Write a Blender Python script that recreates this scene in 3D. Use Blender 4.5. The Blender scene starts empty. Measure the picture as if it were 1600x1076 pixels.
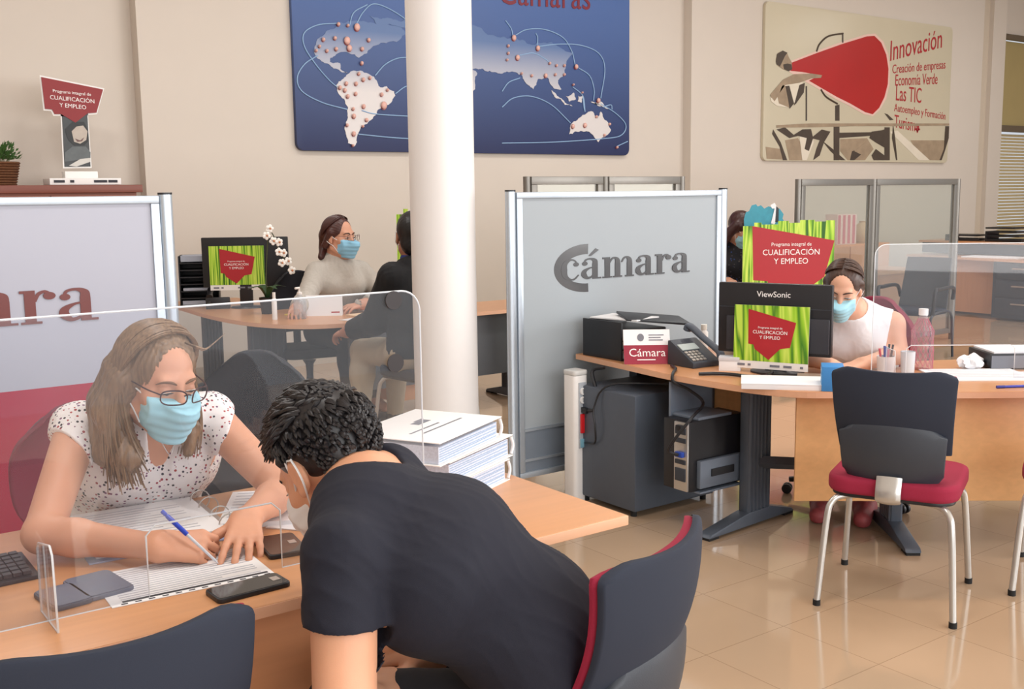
import bpy, bmesh, math, random
import numpy as np
from mathutils import Vector, Matrix

S = bpy.context.scene
COL = S.collection
PI = math.pi
random.seed(7)
rng = np.random.default_rng(7)

# ------------------------------------------------------------------ camera
HC = 1.56
cam_data = bpy.data.cameras.new('camera')
cam = bpy.data.objects.new('camera', cam_data); COL.objects.link(cam)
PITCH, ROLL, YAW = math.radians(7.95), math.radians(-0.78), math.radians(35.9)
fw = Vector((math.sin(YAW)*math.cos(PITCH), math.cos(YAW)*math.cos(PITCH), -math.sin(PITCH)))
rt = Vector((math.cos(YAW), -math.sin(YAW), 0)); up = rt.cross(fw)
rt, up = math.cos(ROLL)*rt + math.sin(ROLL)*up, -math.sin(ROLL)*rt + math.cos(ROLL)*up
cam.matrix_world = Matrix(((rt.x, up.x, -fw.x, 0), (rt.y, up.y, -fw.y, 0), (rt.z, up.z, -fw.z, HC), (0, 0, 0, 1)))
cam_data.sensor_width = 36.0; cam_data.sensor_fit = 'HORIZONTAL'
cam_data.lens = 1660.0/1600*36.0
cam_data.clip_start = 0.02
S.camera = cam

# ------------------------------------------------------------------ world, lights, exposure
S.view_settings.view_transform = 'Standard'; S.view_settings.look = 'None'
S.view_settings.gamma = 1.0; S.view_settings.use_curve_mapping = False
S.view_settings.exposure = 0.06
wd = bpy.data.worlds.new('sky'); S.world = wd; wd.use_nodes = True
bg = wd.node_tree.nodes['Background']
bg.inputs[0].default_value = (0.86, 0.92, 1.0, 1); bg.inputs[1].default_value = 0.7
def area(name, loc, target, sx, sy, watts, color=(1, 1, 1)):
    d = bpy.data.lights.new(name, 'AREA'); d.shape = 'RECTANGLE'; d.size = sx; d.size_y = sy
    d.energy = watts; d.color = color
    o = bpy.data.objects.new(name, d); COL.objects.link(o); o.location = loc
    o.rotation_euler = (Vector(target)-Vector(loc)).to_track_quat('-Z', 'Y').to_euler()
    return o
# daylight through the shop windows behind and to the right of the camera
area('window_daylight_front', (3.0, -3.9, 2.3), (4.5, 5, 0.9), 9.0, 3.2, 330, (1.0, 0.98, 0.96))
area('window_daylight_side', (11.5, -3.2, 2.4), (4.0, 4.0, 0.8), 6.0, 3.2, 410, (1.0, 0.98, 0.96))

# ------------------------------------------------------------------ materials
def lin(c):
    return tuple((v/255/12.92 if v/255 <= .04045 else ((v/255+.055)/1.055)**2.4) for v in c)
MATS = {}
def mat(name, rgb, rough=.5, metal=0., noise=.04, scale=30., spec=.5, coat=0., bump=0., bscale=200., alpha=None):
    if name in MATS: return MATS[name]
    m = bpy.data.materials.new(name); m.use_nodes = True; MATS[name] = m
    nt = m.node_tree; b = nt.nodes['Principled BSDF']
    c = lin(rgb)
    b.inputs['Roughness'].default_value = rough; b.inputs['Metallic'].default_value = metal
    b.inputs['Specular IOR Level'].default_value = spec
    b.inputs['Coat Weight'].default_value = coat
    tc = nt.nodes.new('ShaderNodeTexCoord')
    n = nt.nodes.new('ShaderNodeTexNoise'); n.inputs['Scale'].default_value = scale; n.inputs['Detail'].default_value = 3
    nt.links.new(tc.outputs['Object'], n.inputs['Vector'])
    mx = nt.nodes.new('ShaderNodeMix'); mx.data_type = 'RGBA'
    mx.inputs[6].default_value = (*[max(0, v*(1-noise)) for v in c], 1)
    mx.inputs[7].default_value = (*[min(1, v*(1+noise)) for v in c], 1)
    nt.links.new(n.outputs['Fac'], mx.inputs[0]); nt.links.new(mx.outputs[2], b.inputs['Base Color'])
    if bump:
        n2 = nt.nodes.new('ShaderNodeTexNoise'); n2.inputs['Scale'].default_value = bscale; n2.inputs['Detail'].default_value = 2
        nt.links.new(tc.outputs['Object'], n2.inputs['Vector'])
        bp = nt.nodes.new('ShaderNodeBump'); bp.inputs['Strength'].default_value = bump; bp.inputs['Distance'].default_value = .002
        nt.links.new(n2.outputs['Fac'], bp.inputs['Height']); nt.links.new(bp.outputs['Normal'], b.inputs['Normal'])
    return m
def wood(name, rgb, axis=0, rough=.35, contrast=.10):
    if name in MATS: return MATS[name]
    m = mat(name, rgb, rough); nt = m.node_tree; b = nt.nodes['Principled BSDF']
    tc = nt.nodes.new('ShaderNodeTexCoord'); mp = nt.nodes.new('ShaderNodeMapping')
    sc = [40., 40., 40.]; sc[axis] = 2.0; mp.inputs['Scale'].default_value = sc
    nt.links.new(tc.outputs['Object'], mp.inputs['Vector'])
    n = nt.nodes.new('ShaderNodeTexNoise'); n.inputs['Scale'].default_value = 1.0; n.inputs['Detail'].default_value = 5; n.inputs['Distortion'].default_value = .4
    nt.links.new(mp.outputs[0], n.inputs['Vector'])
    c = lin(rgb); mx = nt.nodes.new('ShaderNodeMix'); mx.data_type = 'RGBA'
    mx.inputs[6].default_value = (*[v*(1-contrast*1.4) for v in c], 1); mx.inputs[7].default_value = (*[min(1, v*(1+contrast)) for v in c], 1)
    nt.links.new(n.outputs['Fac'], mx.inputs[0]); nt.links.new(mx.outputs[2], b.inputs['Base Color'])
    return m
def glassy(name, rgb, clear=.85, rough=.02):
    """thin clear sheet: mostly see-through, with a real surface reflection"""
    if name in MATS: return MATS[name]
    m = bpy.data.materials.new(name); m.use_nodes = True; MATS[name] = m
    nt = m.node_tree; nt.nodes.clear()
    out = nt.nodes.new('ShaderNodeOutputMaterial')
    tr = nt.nodes.new('ShaderNodeBsdfTransparent'); tr.inputs[0].default_value = (*lin(rgb), 1)
    gl = nt.nodes.new('ShaderNodeBsdfGlossy'); gl.inputs['Roughness'].default_value = rough
    df = nt.nodes.new('ShaderNodeBsdfDiffuse'); df.inputs[0].default_value = (*lin(rgb), 1)
    lw = nt.nodes.new('ShaderNodeLayerWeight')
    pw = nt.nodes.new('ShaderNodeMath'); pw.operation = 'POWER'; pw.inputs[1].default_value = 4.5; nt.links.new(lw.outputs['Facing'], pw.inputs[0])
    fr = nt.nodes.new('ShaderNodeMath'); fr.operation = 'MULTIPLY_ADD'; fr.inputs[1].default_value = .8; fr.inputs[2].default_value = .035; nt.links.new(pw.outputs[0], fr.inputs[0])
    n = nt.nodes.new('ShaderNodeTexNoise'); n.inputs['Scale'].default_value = 6
    ma = nt.nodes.new('ShaderNodeMath'); ma.operation = 'MULTIPLY_ADD'; ma.inputs[1].default_value = .02; ma.inputs[2].default_value = 1-clear
    nt.links.new(n.outputs['Fac'], ma.inputs[0])
    m1 = nt.nodes.new('ShaderNodeMixShader'); m2 = nt.nodes.new('ShaderNodeMixShader')
    nt.links.new(ma.outputs[0], m1.inputs[0]); nt.links.new(tr.outputs[0], m1.inputs[1]); nt.links.new(df.outputs[0], m1.inputs[2])
    nt.links.new(fr.outputs[0], m2.inputs[0]); nt.links.new(m1.outputs[0], m2.inputs[1]); nt.links.new(gl.outputs[0], m2.inputs[2])
    nt.links.new(m2.outputs[0], out.inputs[0])
    return m
def stripes(name, cols, axis=0, scale=40., rough=.5):
    """printed vertical bands (bamboo)"""
    if name in MATS: return MATS[name]
    m = mat(name, cols[0], rough); nt = m.node_tree; b = nt.nodes['Principled BSDF']
    tc = nt.nodes.new('ShaderNodeTexCoord'); mp = nt.nodes.new('ShaderNodeMapping')
    sc = [1.5, 1.5, 1.5]; sc[axis] = scale; mp.inputs['Scale'].default_value = sc
    nt.links.new(tc.outputs['Object'], mp.inputs['Vector'])
    n = nt.nodes.new('ShaderNodeTexNoise'); n.inputs['Scale'].default_value = 1.; n.inputs['Detail'].default_value = 1.
    nt.links.new(mp.outputs[0], n.inputs['Vector'])
    r = nt.nodes.new('ShaderNodeValToRGB'); r.color_ramp.elements.remove(r.color_ramp.elements[0])
    for i, c in enumerate(cols):
        p = .3 + .4*i/(len(cols)-1)
        e = r.color_ramp.elements[0] if i == 0 else r.color_ramp.elements.new(p)
        e.position = p; e.color = (*lin(c), 1)
    nt.links.new(n.outputs['Fac'], r.inputs[0]); nt.links.new(r.outputs[0], b.inputs['Base Color'])
    return m

# ------------------------------------------------------------------ object helpers
def tag(o, label=None, cat=None, group=None, kind=None):
    if label: o['label'] = label
    if cat: o['category'] = cat
    if group: o['group'] = group
    if kind: o['kind'] = kind
    return o
def thing(name, label, cat, loc=(0, 0, 0), rz=0., group=None):
    o = bpy.data.objects.new(name, None); COL.objects.link(o)
    o.empty_display_size = .1; o.location = loc; o.rotation_euler = (0, 0, rz)
    return tag(o, label, cat, group)
def link(name, me, m, parent=None):
    o = bpy.data.objects.new(name, me); COL.objects.link(o)
    if m is not None: me.materials.append(m)
    if parent is not None: o.parent = parent
    return o
def origin(o):
    l = Vector((0, 0, 0))
    while o is not None: l = l+o.location; o = o.parent
    return l
def kids(o): return [c for c in COL.objects if c.parent == o]
def copy_tree(o, loc, rz, label=None, group=None, parent=None):
    c = o.copy(); COL.objects.link(c)
    if parent is None:
        c.location = loc; c.rotation_euler = (0, 0, rz)
        if label: c['label'] = label
        if group: c['group'] = group
    else: c.parent = parent
    for k in kids(o): copy_tree(k, None, None, parent=c)
    return c
def spline(pts, n=6):
    P = [np.array(p, float) for p in pts]
    if len(P) < 3: return P
    Q = [2*P[0]-P[1]]+P+[2*P[-1]-P[-2]]; out = []
    for i in range(1, len(Q)-2):
        a, b, c, d = Q[i-1:i+3]
        for t in np.linspace(0, 1, n, endpoint=False):
            out.append(.5*((2*b)+(-a+c)*t+(2*a-5*b+4*c-d)*t*t+(-a+3*b-3*c+d)*t**3))
    return out+[P[-1]]
class MB:
    def __init__(s): s.v = []; s.f = []
    def add(s, vs, fs):
        o = len(s.v); s.v += [tuple(float(q) for q in p) for p in vs]; s.f += [tuple(i+o for i in f) for f in fs]; return s
    def box(s, lo, hi, rot=None, o=(0, 0, 0)):
        vs = [Vector((x, y, z)) for x in (lo[0], hi[0]) for y in (lo[1], hi[1]) for z in (lo[2], hi[2])]
        if rot is not None: vs = [rot @ v for v in vs]
        vs = [v+Vector(o) for v in vs]
        return s.add(vs, [(0, 1, 3, 2), (4, 6, 7, 5), (0, 4, 5, 1), (2, 3, 7, 6), (0, 2, 6, 4), (1, 5, 7, 3)])
    def prism(s, poly, o, u, v, w):
        """polygon in the (u,v) plane at o, extruded by vector w"""
        o, u, v, w = map(Vector, (o, u, v, w)); n = len(poly)
        A = [o+u*p[0]+v*p[1] for p in poly]; B = [a+w for a in A]
        area2 = sum(poly[i][0]*poly[(i+1) % n][1]-poly[(i+1) % n][0]*poly[i][1] for i in range(n))
        flip = (u.cross(v).dot(w) < 0) ^ (area2 < 0)
        f = [tuple(range(n-1, -1, -1)), tuple(range(n, 2*n))]+[(i, (i+1) % n, n+(i+1) % n, n+i) for i in range(n)]
        if flip: f = [q[::-1] for q in f]
        return s.add(A+B, f)
    def slab(s, poly, z0, z1): return s.prism(poly, (0, 0, z0), (1, 0, 0), (0, 1, 0), (0, 0, z1-z0))
    def tube(s, pts, r, n=8, smooth=0, cap=True, flat=1.0):
        P = spline(pts, smooth) if smooth else [np.array(p, float) for p in pts]
        m = len(P); R = r if hasattr(r, '__len__') else [r]*m
        if len(R) != m: R = np.interp(np.linspace(0, 1, m), np.linspace(0, 1, len(R)), R)
        vs = []; prev = None
        for i in range(m):
            t = P[min(i+1, m-1)]-P[max(i-1, 0)]; t = t/(np.linalg.norm(t)+1e-12)
            if prev is None: a = np.array((0, 0, 1.)) if abs(t[2]) < .9 else np.array((1., 0, 0)); a = np.cross(t, a)
            else: a = prev-t*(prev@t)
            a = a/(np.linalg.norm(a)+1e-12); prev = a; b = np.cross(t, a)
            for k in range(n):
                q = 2*PI*k/n; vs.append(P[i]+R[i]*(math.cos(q)*a+flat*math.sin(q)*b))
        fs = [(i*n+k, i*n+(k+1) % n, (i+1)*n+(k+1) % n, (i+1)*n+k) for i in range(m-1) for k in range(n)]
        if cap: fs += [tuple(range(n-1, -1, -1)), tuple((m-1)*n+k for k in range(n))]
        return s.add(vs, fs)
    def lathe(s, prof, o=(0, 0, 0), n=24, sx=1., sy=1.):
        m = len(prof); vs = []
        for r, z in prof:
            for k in range(n):
                q = 2*PI*k/n; vs.append((o[0]+sx*r*math.cos(q), o[1]+sy*r*math.sin(q), o[2]+z))
        fs = [(i*n+k, i*n+(k+1) % n, (i+1)*n+(k+1) % n, (i+1)*n+k) for i in range(m-1) for k in range(n)]
        fs += [tuple(range(n-1, -1, -1)), tuple((m-1)*n+k for k in range(n))]
        return s.add(vs, fs)
    def ball(s, c, r, n=10, m=6):
        rr = r if hasattr(r, '__len__') else (r, r, r)
        prof = [(max(1e-4, math.sin(PI*i/m)), -math.cos(PI*i/m)) for i in range(m+1)]
        vs = [(c[0]+rr[0]*p*math.cos(2*PI*k/n), c[1]+rr[1]*p*math.sin(2*PI*k/n), c[2]+rr[2]*z) for p, z in prof for k in range(n)]
        fs = [(i*n+k, i*n+(k+1) % n, (i+1)*n+(k+1) % n, (i+1)*n+k) for i in range(m) for k in range(n)]
        return s.add(vs, fs)
    def surf(s, fn, nu, nv, th=None):
        """grid surface fn(a,b)->point, a in -1..1, b in 0..1; th: fn giving back-side point"""
        P = [fn(-1+2*i/nu, j/nv) for j in range(nv+1) for i in range(nu+1)]; w = nu+1
        fs = [(j*w+i, j*w+i+1, (j+1)*w+i+1, (j+1)*w+i) for j in range(nv) for i in range(nu)]
        if th is None: return s.add(P, fs)
        Q = [th(-1+2*i/nu, j/nv) for j in range(nv+1) for i in range(nu+1)]; N = len(P)
        fs += [tuple(N+k for k in f[::-1]) for f in fs]
        ring = [i for i in range(w)]+[j*w+nu for j in range(1, nv+1)]+[nv*w+i for i in range(nu-1, -1, -1)]+[j*w for j in range(nv-1, 0, -1)]
        for k in range(len(ring)):
            a, b = ring[k], ring[(k+1) % len(ring)]; fs.append((b, a, N+a, N+b))
        return s.add(P+Q, fs)
    def build(s, name, m, parent=None, bevel=0., seg=2, smooth=False, world=False, ang=35):
        vs = s.v
        if world and parent is not None:
            l = origin(parent); vs = [(x-l[0], y-l[1], z-l[2]) for x, y, z in vs]
        me = bpy.data.meshes.new(name); me.from_pydata(vs, [], s.f); me.update()
        bm = bmesh.new(); bm.from_mesh(me)
        bmesh.ops.recalc_face_normals(bm, faces=bm.faces)
        if bevel:
            e = [x for x in bm.edges if len(x.link_faces) == 2 and x.calc_face_angle(0) > math.radians(ang)]
            bmesh.ops.bevel(bm, geom=e, offset=bevel, segments=seg, profile=.6, affect='EDGES', clamp_overlap=True)
        for f in bm.faces: f.smooth = bool(smooth or bevel)
        if smooth or bevel:
            for e in bm.edges:
                if len(e.link_faces) == 2 and e.calc_face_angle(0) > math.radians(50): e.smooth = False
        bm.to_mesh(me); bm.free()
        return link(name, me, m, parent)
def text_mesh(txt, size, o, u, v, n, thick=.001, align='CENTER', shear=0., sx=1.):
    """text as polygons laid in the plane (u,v) at o, facing n; returns MB"""
    cu = bpy.data.curves.new('t', 'FONT'); cu.body = txt; cu.size = size; cu.align_x = align; cu.extrude = thick/2; cu.shear = shear
    cu.resolution_u = 3
    ob = bpy.data.objects.new('t', cu); COL.objects.link(ob)
    me = bpy.data.meshes.new_from_object(ob)
    o, u, v, n = map(Vector, (o, u, v, n))
    mb = MB().add([o+u*(p.co.x*sx)+v*p.co.y+n*p.co.z for p in me.vertices], [tuple(p.vertices) for p in me.polygons])
    bpy.data.objects.remove(ob); bpy.data.curves.remove(cu); bpy.data.meshes.remove(me)
    return mb

# ------------------------------------------------------------------ smooth solid modelling for figures
class Field:
    def __init__(s, lo, hi, res):
        s.lo = np.array(lo, float); s.res = res
        s.n = np.ceil((np.array(hi)-s.lo)/res).astype(int)+1
        s.f = np.full(s.n, .5, np.float32)
        s.ax = [(s.lo[i]+res*np.arange(s.n[i])).astype(np.float32) for i in range(3)]
    def win(s, lo, hi):
        a = np.clip(np.floor((np.array(lo)-s.lo)/s.res).astype(int), 0, s.n); b = np.clip(np.ceil((np.array(hi)-s.lo)/s.res).astype(int)+1, 0, s.n)
        sl = tuple(slice(a[i], b[i]) for i in range(3))
        return sl, s.ax[0][sl[0]][:, None, None], s.ax[1][sl[1]][None, :, None], s.ax[2][sl[2]][None, None, :]
    def put(s, sl, d, k, op):
        g = s.f[sl]
        if d.size == 0: return
        if op == 'u':
            if k > 0:
                h = np.clip(k-np.abs(g-d), 0, None)/k; s.f[sl] = np.minimum(g, d)-h*h*k*.25
            else: s.f[sl] = np.minimum(g, d)
        else:
            d = -d
            h = np.clip(k-np.abs(g-d), 0, None)/max(k, 1e-6); s.f[sl] = np.maximum(g, d)+h*h*k*.25
    def prim(s, p, grow=0.):
        t, a, b, c, k, op = p
        m = .04+k
        if t == 'cap':
            ra, rb = c[0]+grow, c[1]+grow; r = max(ra, rb)+m
            sl, X, Y, Z = s.win(np.minimum(a, b)-r, np.maximum(a, b)+r)
            ab = b-a; L = float(ab@ab)+1e-12
            q = np.clip(((X-a[0])*ab[0]+(Y-a[1])*ab[1]+(Z-a[2])*ab[2])/L, 0, 1)
            d = np.sqrt((X-a[0]-q*ab[0])**2+(Y-a[1]-q*ab[1])**2+(Z-a[2]-q*ab[2])**2)-(ra+(rb-ra)*q)
        else:
            rr = np.array(c)+grow; r = max(rr)+m
            sl, X, Y, Z = s.win(a-r, a+r)
            x, y, z = X-a[0], Y-a[1], Z-a[2]; M = b
            l = [(M[0, i]*x+M[1, i]*y+M[2, i]*z)/rr[i] for i in range(3)]
            k0 = np.sqrt(l[0]**2+l[1]**2+l[2]**2)+1e-9
            k1 = np.sqrt((l[0]/rr[0])**2+(l[1]/rr[1])**2+(l[2]/rr[2])**2)+1e-9
            d = k0*(k0-1)/k1
        s.put(sl, d.astype(np.float32), k, op)
    def cut(s, o, n, R=None):
        """keep the side n points away from (n.(p-o) < 0); R limits the cut to a ball round o"""
        o = np.array(o, float); n = np.array(n, float); n = n/np.linalg.norm(n)
        d = (s.ax[0]*n[0])[:, None, None]+(s.ax[1]*n[1])[None, :, None]+(s.ax[2]*n[2])[None, None, :]-o@n
        if R is not None:
            q = np.sqrt(((s.ax[0]-o[0])**2)[:, None, None]+((s.ax[1]-o[1])**2)[None, :, None]+((s.ax[2]-o[2])**2)[None, None, :])
            d = np.minimum(d, R-q)
        s.f = np.maximum(s.f, d.astype(np.float32))
    def mesh(s, smooth=2):
        f = s.f; neg = f < 0
        c = [neg[i:f.shape[0]-1+i, j:f.shape[1]-1+j, k:f.shape[2]-1+k] for i in (0, 1) for j in (0, 1) for k in (0, 1)]
        cnt = sum(x.astype(np.int8) for x in c); act = (cnt > 0) & (cnt < 8)
        I = np.argwhere(act); idx = np.full(act.shape, -1, np.int32); idx[act] = np.arange(len(I))
        corner = np.array([(i, j, k) for i in (0, 1) for j in (0, 1) for k in (0, 1)])
        V = np.stack([f[I[:, 0]+a, I[:, 1]+b, I[:, 2]+d] for a, b, d in corner], 1)
        acc = np.zeros((len(I), 3)); num = np.zeros(len(I))
        for e0 in range(8):
            for e1 in range(e0+1, 8):
                if np.abs(corner[e0]-corner[e1]).sum() != 1: continue
                a, b = V[:, e0], V[:, e1]; x = (a < 0) != (b < 0)
                t = np.where(x, a/np.where(a-b == 0, 1, a-b), 0)
                p = corner[e0]+t[:, None]*(corner[e1]-corner[e0]); acc += p*x[:, None]; num += x
        P = (I+acc/num[:, None])*s.res+s.lo
        F = []
        for ax in range(3):
            sl0 = [slice(None)]*3; sl1 = [slice(None)]*3; sl0[ax] = slice(0, -1); sl1[ax] = slice(1, None)
            u, v = (ax+1) % 3, (ax+2) % 3
            ch = neg[tuple(sl0)] != neg[tuple(sl1)]
            E = np.argwhere(ch)
            ok = (E[:, u] > 0) & (E[:, v] > 0) & (E[:, u] < f.shape[u]-1) & (E[:, v] < f.shape[v]-1); E = E[ok]
            du = np.eye(3, dtype=int)[u]; dv = np.eye(3, dtype=int)[v]
            q = [idx[tuple((E-o).T)] for o in (du*0, du, du+dv, dv)]
            q = np.stack(q, 1); fl = neg[tuple(E.T)]
            q[~fl] = q[~fl][:, ::-1]; F.append(q[(q >= 0).all(1)])
        F = np.concatenate(F)
        for _ in range(smooth):
            sm = np.zeros_like(P); n = np.zeros(len(P))
            for i in range(4):
                a, b = F[:, i], F[:, (i+1) % 4]
                for d in range(3): sm[:, d] += np.bincount(a, P[b, d], len(P))
                n += np.bincount(a, minlength=len(P))
            P = P*.5+.5*sm/np.maximum(n, 1)[:, None]
        return P, F
def normals(P, F):
    fn = np.cross(P[F[:, 2]]-P[F[:, 0]], P[F[:, 3]]-P[F[:, 1]]); N = np.zeros_like(P)
    for i in range(4):
        for d in range(3): N[:, d] += np.bincount(F[:, i], fn[:, d], len(P))
    return N/(np.linalg.norm(N, axis=1)[:, None]+1e-12)
def solid(name, prims, res, m, parent, grow=0., cuts=(), fold=0., ffreq=22., fdir=(0, 0, 1), smooth=2, seed=1, disp=None):
    lo = np.min([np.minimum(p[1], p[2] if p[0] == 'cap' else p[1])-max(p[3])-grow for p in prims if p[5] == 'u'], 0)-.02
    hi = np.max([np.maximum(p[1], p[2] if p[0] == 'cap' else p[1])+max(p[3])+grow for p in prims if p[5] == 'u'], 0)+.02
    F = Field(lo, hi, res)
    for p in prims: F.prim(p, grow if p[5] == 'u' else 0)
    for c in cuts: F.cut(*c)
    P, Q = F.mesh(smooth)
    if fold:
        N = normals(P, Q); r2 = np.random.default_rng(seed); h = np.zeros(len(P)); fd = np.array(fdir, float)
        for i in range(7):
            k = r2.normal(size=3); k = k-fd*(k@fd)*.8; k = k/np.linalg.norm(k)*ffreq*(.6+.35*i)
            ph = r2.uniform(0, 6.28); a = np.sin(P@k+ph+1.6*np.sin(P@np.roll(k, 1)*.45+ph)); m_ = .5+.5*np.sin(P@(np.roll(k, 2)*.3)+ph*2); h += (1-2*np.sqrt(np.abs(a)))*m_/(1+.3*i)
        P = P+N*(h*fold*.4)[:, None]
    if disp is not None: P = disp(P, normals(P, Q))
    me = bpy.data.meshes.new(name)
    l = np.array(parent.location)
    me.from_pydata((P-l).tolist(), [], Q.tolist()); me.update()
    me.polygons.foreach_set('use_smooth', [True]*len(me.polygons))
    return link(name, me, m, parent)
A = lambda *p: np.array(p, float)
def nrm(v): v = np.array(v, float); return v/np.linalg.norm(v)
def cap(a, b, ra, rb=None, k=.03, op='u'): return ('cap', np.array(a, float), np.array(b, float), (ra, ra if rb is None else rb), k, op)
def ell(c, r, M=None, k=.03, op='u'): return ('ell', np.array(c, float), np.eye(3) if M is None else M, tuple(r), k, op)
class Frame:
    """head or hand frame: x right, y forward, z up"""
    def __init__(s, c, fwd, upv, sc=1.):
        s.c = np.array(c, float); s.y = nrm(fwd); u = np.array(upv, float); s.x = nrm(np.cross(s.y, u)); s.z = np.cross(s.x, s.y); s.s = sc
        s.M = np.stack([s.x, s.y, s.z], 1)
    def p(s, x, y, z): return s.c+s.s*(s.M@A(x, y, z))
    def pts(s, L): return [s.p(*q) for q in L]
    def ell(s, c, r, k=.012, op='u'): return ell(s.p(*c), [q*s.s for q in r], s.M, k*s.s, op)
    def cap(s, a, b, ra, rb=None, k=.01, op='u'): return cap(s.p(*a), s.p(*b), ra*s.s, (ra if rb is None else rb)*s.s, k*s.s, op)
def head_prims(h, neck):
    P = [h.ell((0, -.014, .032), (.074, .093, .088)), h.ell((0, .026, -.04), (.060, .064, .082), .03),
         h.ell((0, .066, -.098), (.024, .022, .02), .03)]
    for s in (-1, 1):
        P += [h.ell((s*.043, .056, -.022), (.024, .024, .022), .02), h.cap((s*.055, -.005, -.065), (s*.022, .06, -.1), .018, .016, .03)]
    P += [h.cap((-.035, .072, .028), (.035, .072, .028), .013, k=.015)]
    for s in (-1, 1): P += [h.ell((s*.032, .094, .008), (.017, .014, .012), .012, 's')]
    for s in (-1, 1): P += [h.ell((s*.032, .074, .007), (.0155, .013, .0115), .004)]
    P += [h.cap((0, .083, .018), (0, .104, -.026), .0085, .0125, .012)]
    for s in (-1, 1): P += [h.ell((s*.012, .094, -.031), (.009, .01, .008), .006)]
    P += [h.cap((-.016, .083, -.062), (.016, .083, -.062), .0065, k=.006), h.cap((-.014, .081, -.073), (.014, .081, -.073), .007, k=.006)]
    for s in (-1, 1):
        P += [h.ell((s*.078, -.01, -.004), (.009, .02, .032), .006), h.ell((s*.088, -.004, .002), (.006, .011, .017), .004, 's'),
              h.ell((s*.079, .0, -.03), (.007, .01, .011), .005)]
    P += [cap(h.p(0, -.022, -.06), neck, .054*h.s, .06*h.s, .03)]
    return P
def hand_prims(wrist, fwd, upv, t, s=1., curl=(25, 30, 35, 40), bend=(.9, 1., .7), spread=6, thumb=(.65, .65, -.35), thumb_bend=20, ty=0.):
    """t: +1 thumb on the x side of the frame, -1 on the other side"""
    h = Frame(wrist, fwd, upv, s); P = []
    offs = [t*.031, t*.0105, -t*.0105, -t*.030]; L = [.074, .083, .077, .060]; kn = [.088, .091, .087, .08]
    tips = []
    P += [h.cap((t*.012, 0, 0), (-t*.012, 0, 0), .021, k=.02)]
    for i in range(4):
        a = h.p(offs[i]*.62, .01, 0); b = h.p(offs[i], kn[i], .002)
        P += [cap(a, b, .0145*s, .0108*s, .014*s)]
        sp = math.radians(spread)*(1.5-i)*t; c = 0.; q = b
        d0 = nrm(h.y*math.cos(sp)+h.x*math.sin(sp))
        for j in range(3):
            c += math.radians(curl[i])*bend[j]
            d = d0*math.cos(c)-h.z*math.sin(c); l = L[i]*(.45, .31, .24)[j]*s; e = q+d*l
            r = (.0098, .0088, .0079, .007); P += [cap(q, e, r[j]*s*(.9 if i == 3 else 1), r[j+1]*s*(.9 if i == 3 else 1), .004*s)]; q = e
        tips.append(q)
    b = h.p(t*.024, .022, -.006); d = nrm(h.x*t*thumb[0]+h.y*thumb[1]+h.z*thumb[2])
    P += [cap(h.p(t*.01, .005, -.004), b, .016*s, .0155*s, .015*s)]
    ax = nrm(np.cross(d, h.z)); q = b
    for j, (l, r0, r1) in enumerate(((.046, .0145, .0112), (.032, .0112, .0098), (.026, .0098, .0078))):
        e = q+d*l*s; P += [cap(q, e, r0*s, r1*s, .006*s)]; q = e
        th = math.radians(thumb_bend); w = -h.x*t; d = nrm(d*math.cos(th)+nrm(w-d*(w@d))*math.sin(th))
    tips.append(q)
    return P, tips
def torso_prims(pel, waist, chest, neck, sl, sr, s=1., bust=0., fwd=None):
    """lateral capsules from hips to shoulders"""
    lat = nrm(np.array(sl)-np.array(sr)); P = []
    for c, w, r in ((pel, .095, .105), (waist, .065, .095), (chest, .085, .108)):
        c = np.array(c, float); P += [cap(c-lat*w*s, c+lat*w*s, r*s, k=.09*s)]
    m = (np.array(sl)+np.array(sr))/2
    P += [cap(pel, waist, .11*s, .1*s, .06*s), cap(waist, chest, .1*s, .115*s, .06*s), cap(chest, m, .115*s, .075*s, .06*s),
          cap(sl, m, .052*s, .062*s, .06*s), cap(sr, m, .052*s, .062*s, .06*s), cap(m, neck, .07*s, .058*s, .06*s)]
    if bust:
        f = np.array(fwd, float)
        for q in (-1, 1): P += [ell(np.array(chest)+lat*q*.075*s+f*.085*s, (.062*s*bust,)*3, None, .05*s)]
    return P
def arm_prims(sh, el, wr, s=1., r=(.05, .04, .039, .026)):
    sh, el, wr = map(np.array, (sh, el, wr))
    mid = el+(wr-el)*.3
    return [cap(sh, el, r[0]*s, r[1]*s, .02*s), cap(el, mid, r[1]*s, r[2]*s*1.02, .015*s), cap(mid, wr, r[2]*s, r[3]*s, .015*s)]
def leg_prims(hip, knee, ank, s=1.):
    return [cap(hip, knee, .085*s, .058*s, .05*s), cap(knee, np.array(knee)+(np.array(ank)-np.array(knee))*.35, .056*s, .054*s, .03*s),
            cap(np.array(knee)+(np.array(ank)-np.array(knee))*.3, ank, .055*s, .036*s, .03*s)]
def foot_prims(ank, d, s=1.):
    a = np.array(ank); d = nrm(d)
    return [cap(a+A(0, 0, -.035*s), a+d*.14*s+A(0, 0, -.05*s), .036*s, .03*s, .03*s), cap(a, a+A(0, 0, -.035*s), .036*s, .04*s, .03*s)]
def tubes(name, paths, r, m, parent, n=5, smooth=4):
    mb = MB()
    for p in paths: mb.tube(p, r, n=n, smooth=smooth)
    return mb.build(name, m, parent, smooth=True, world=True)

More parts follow.
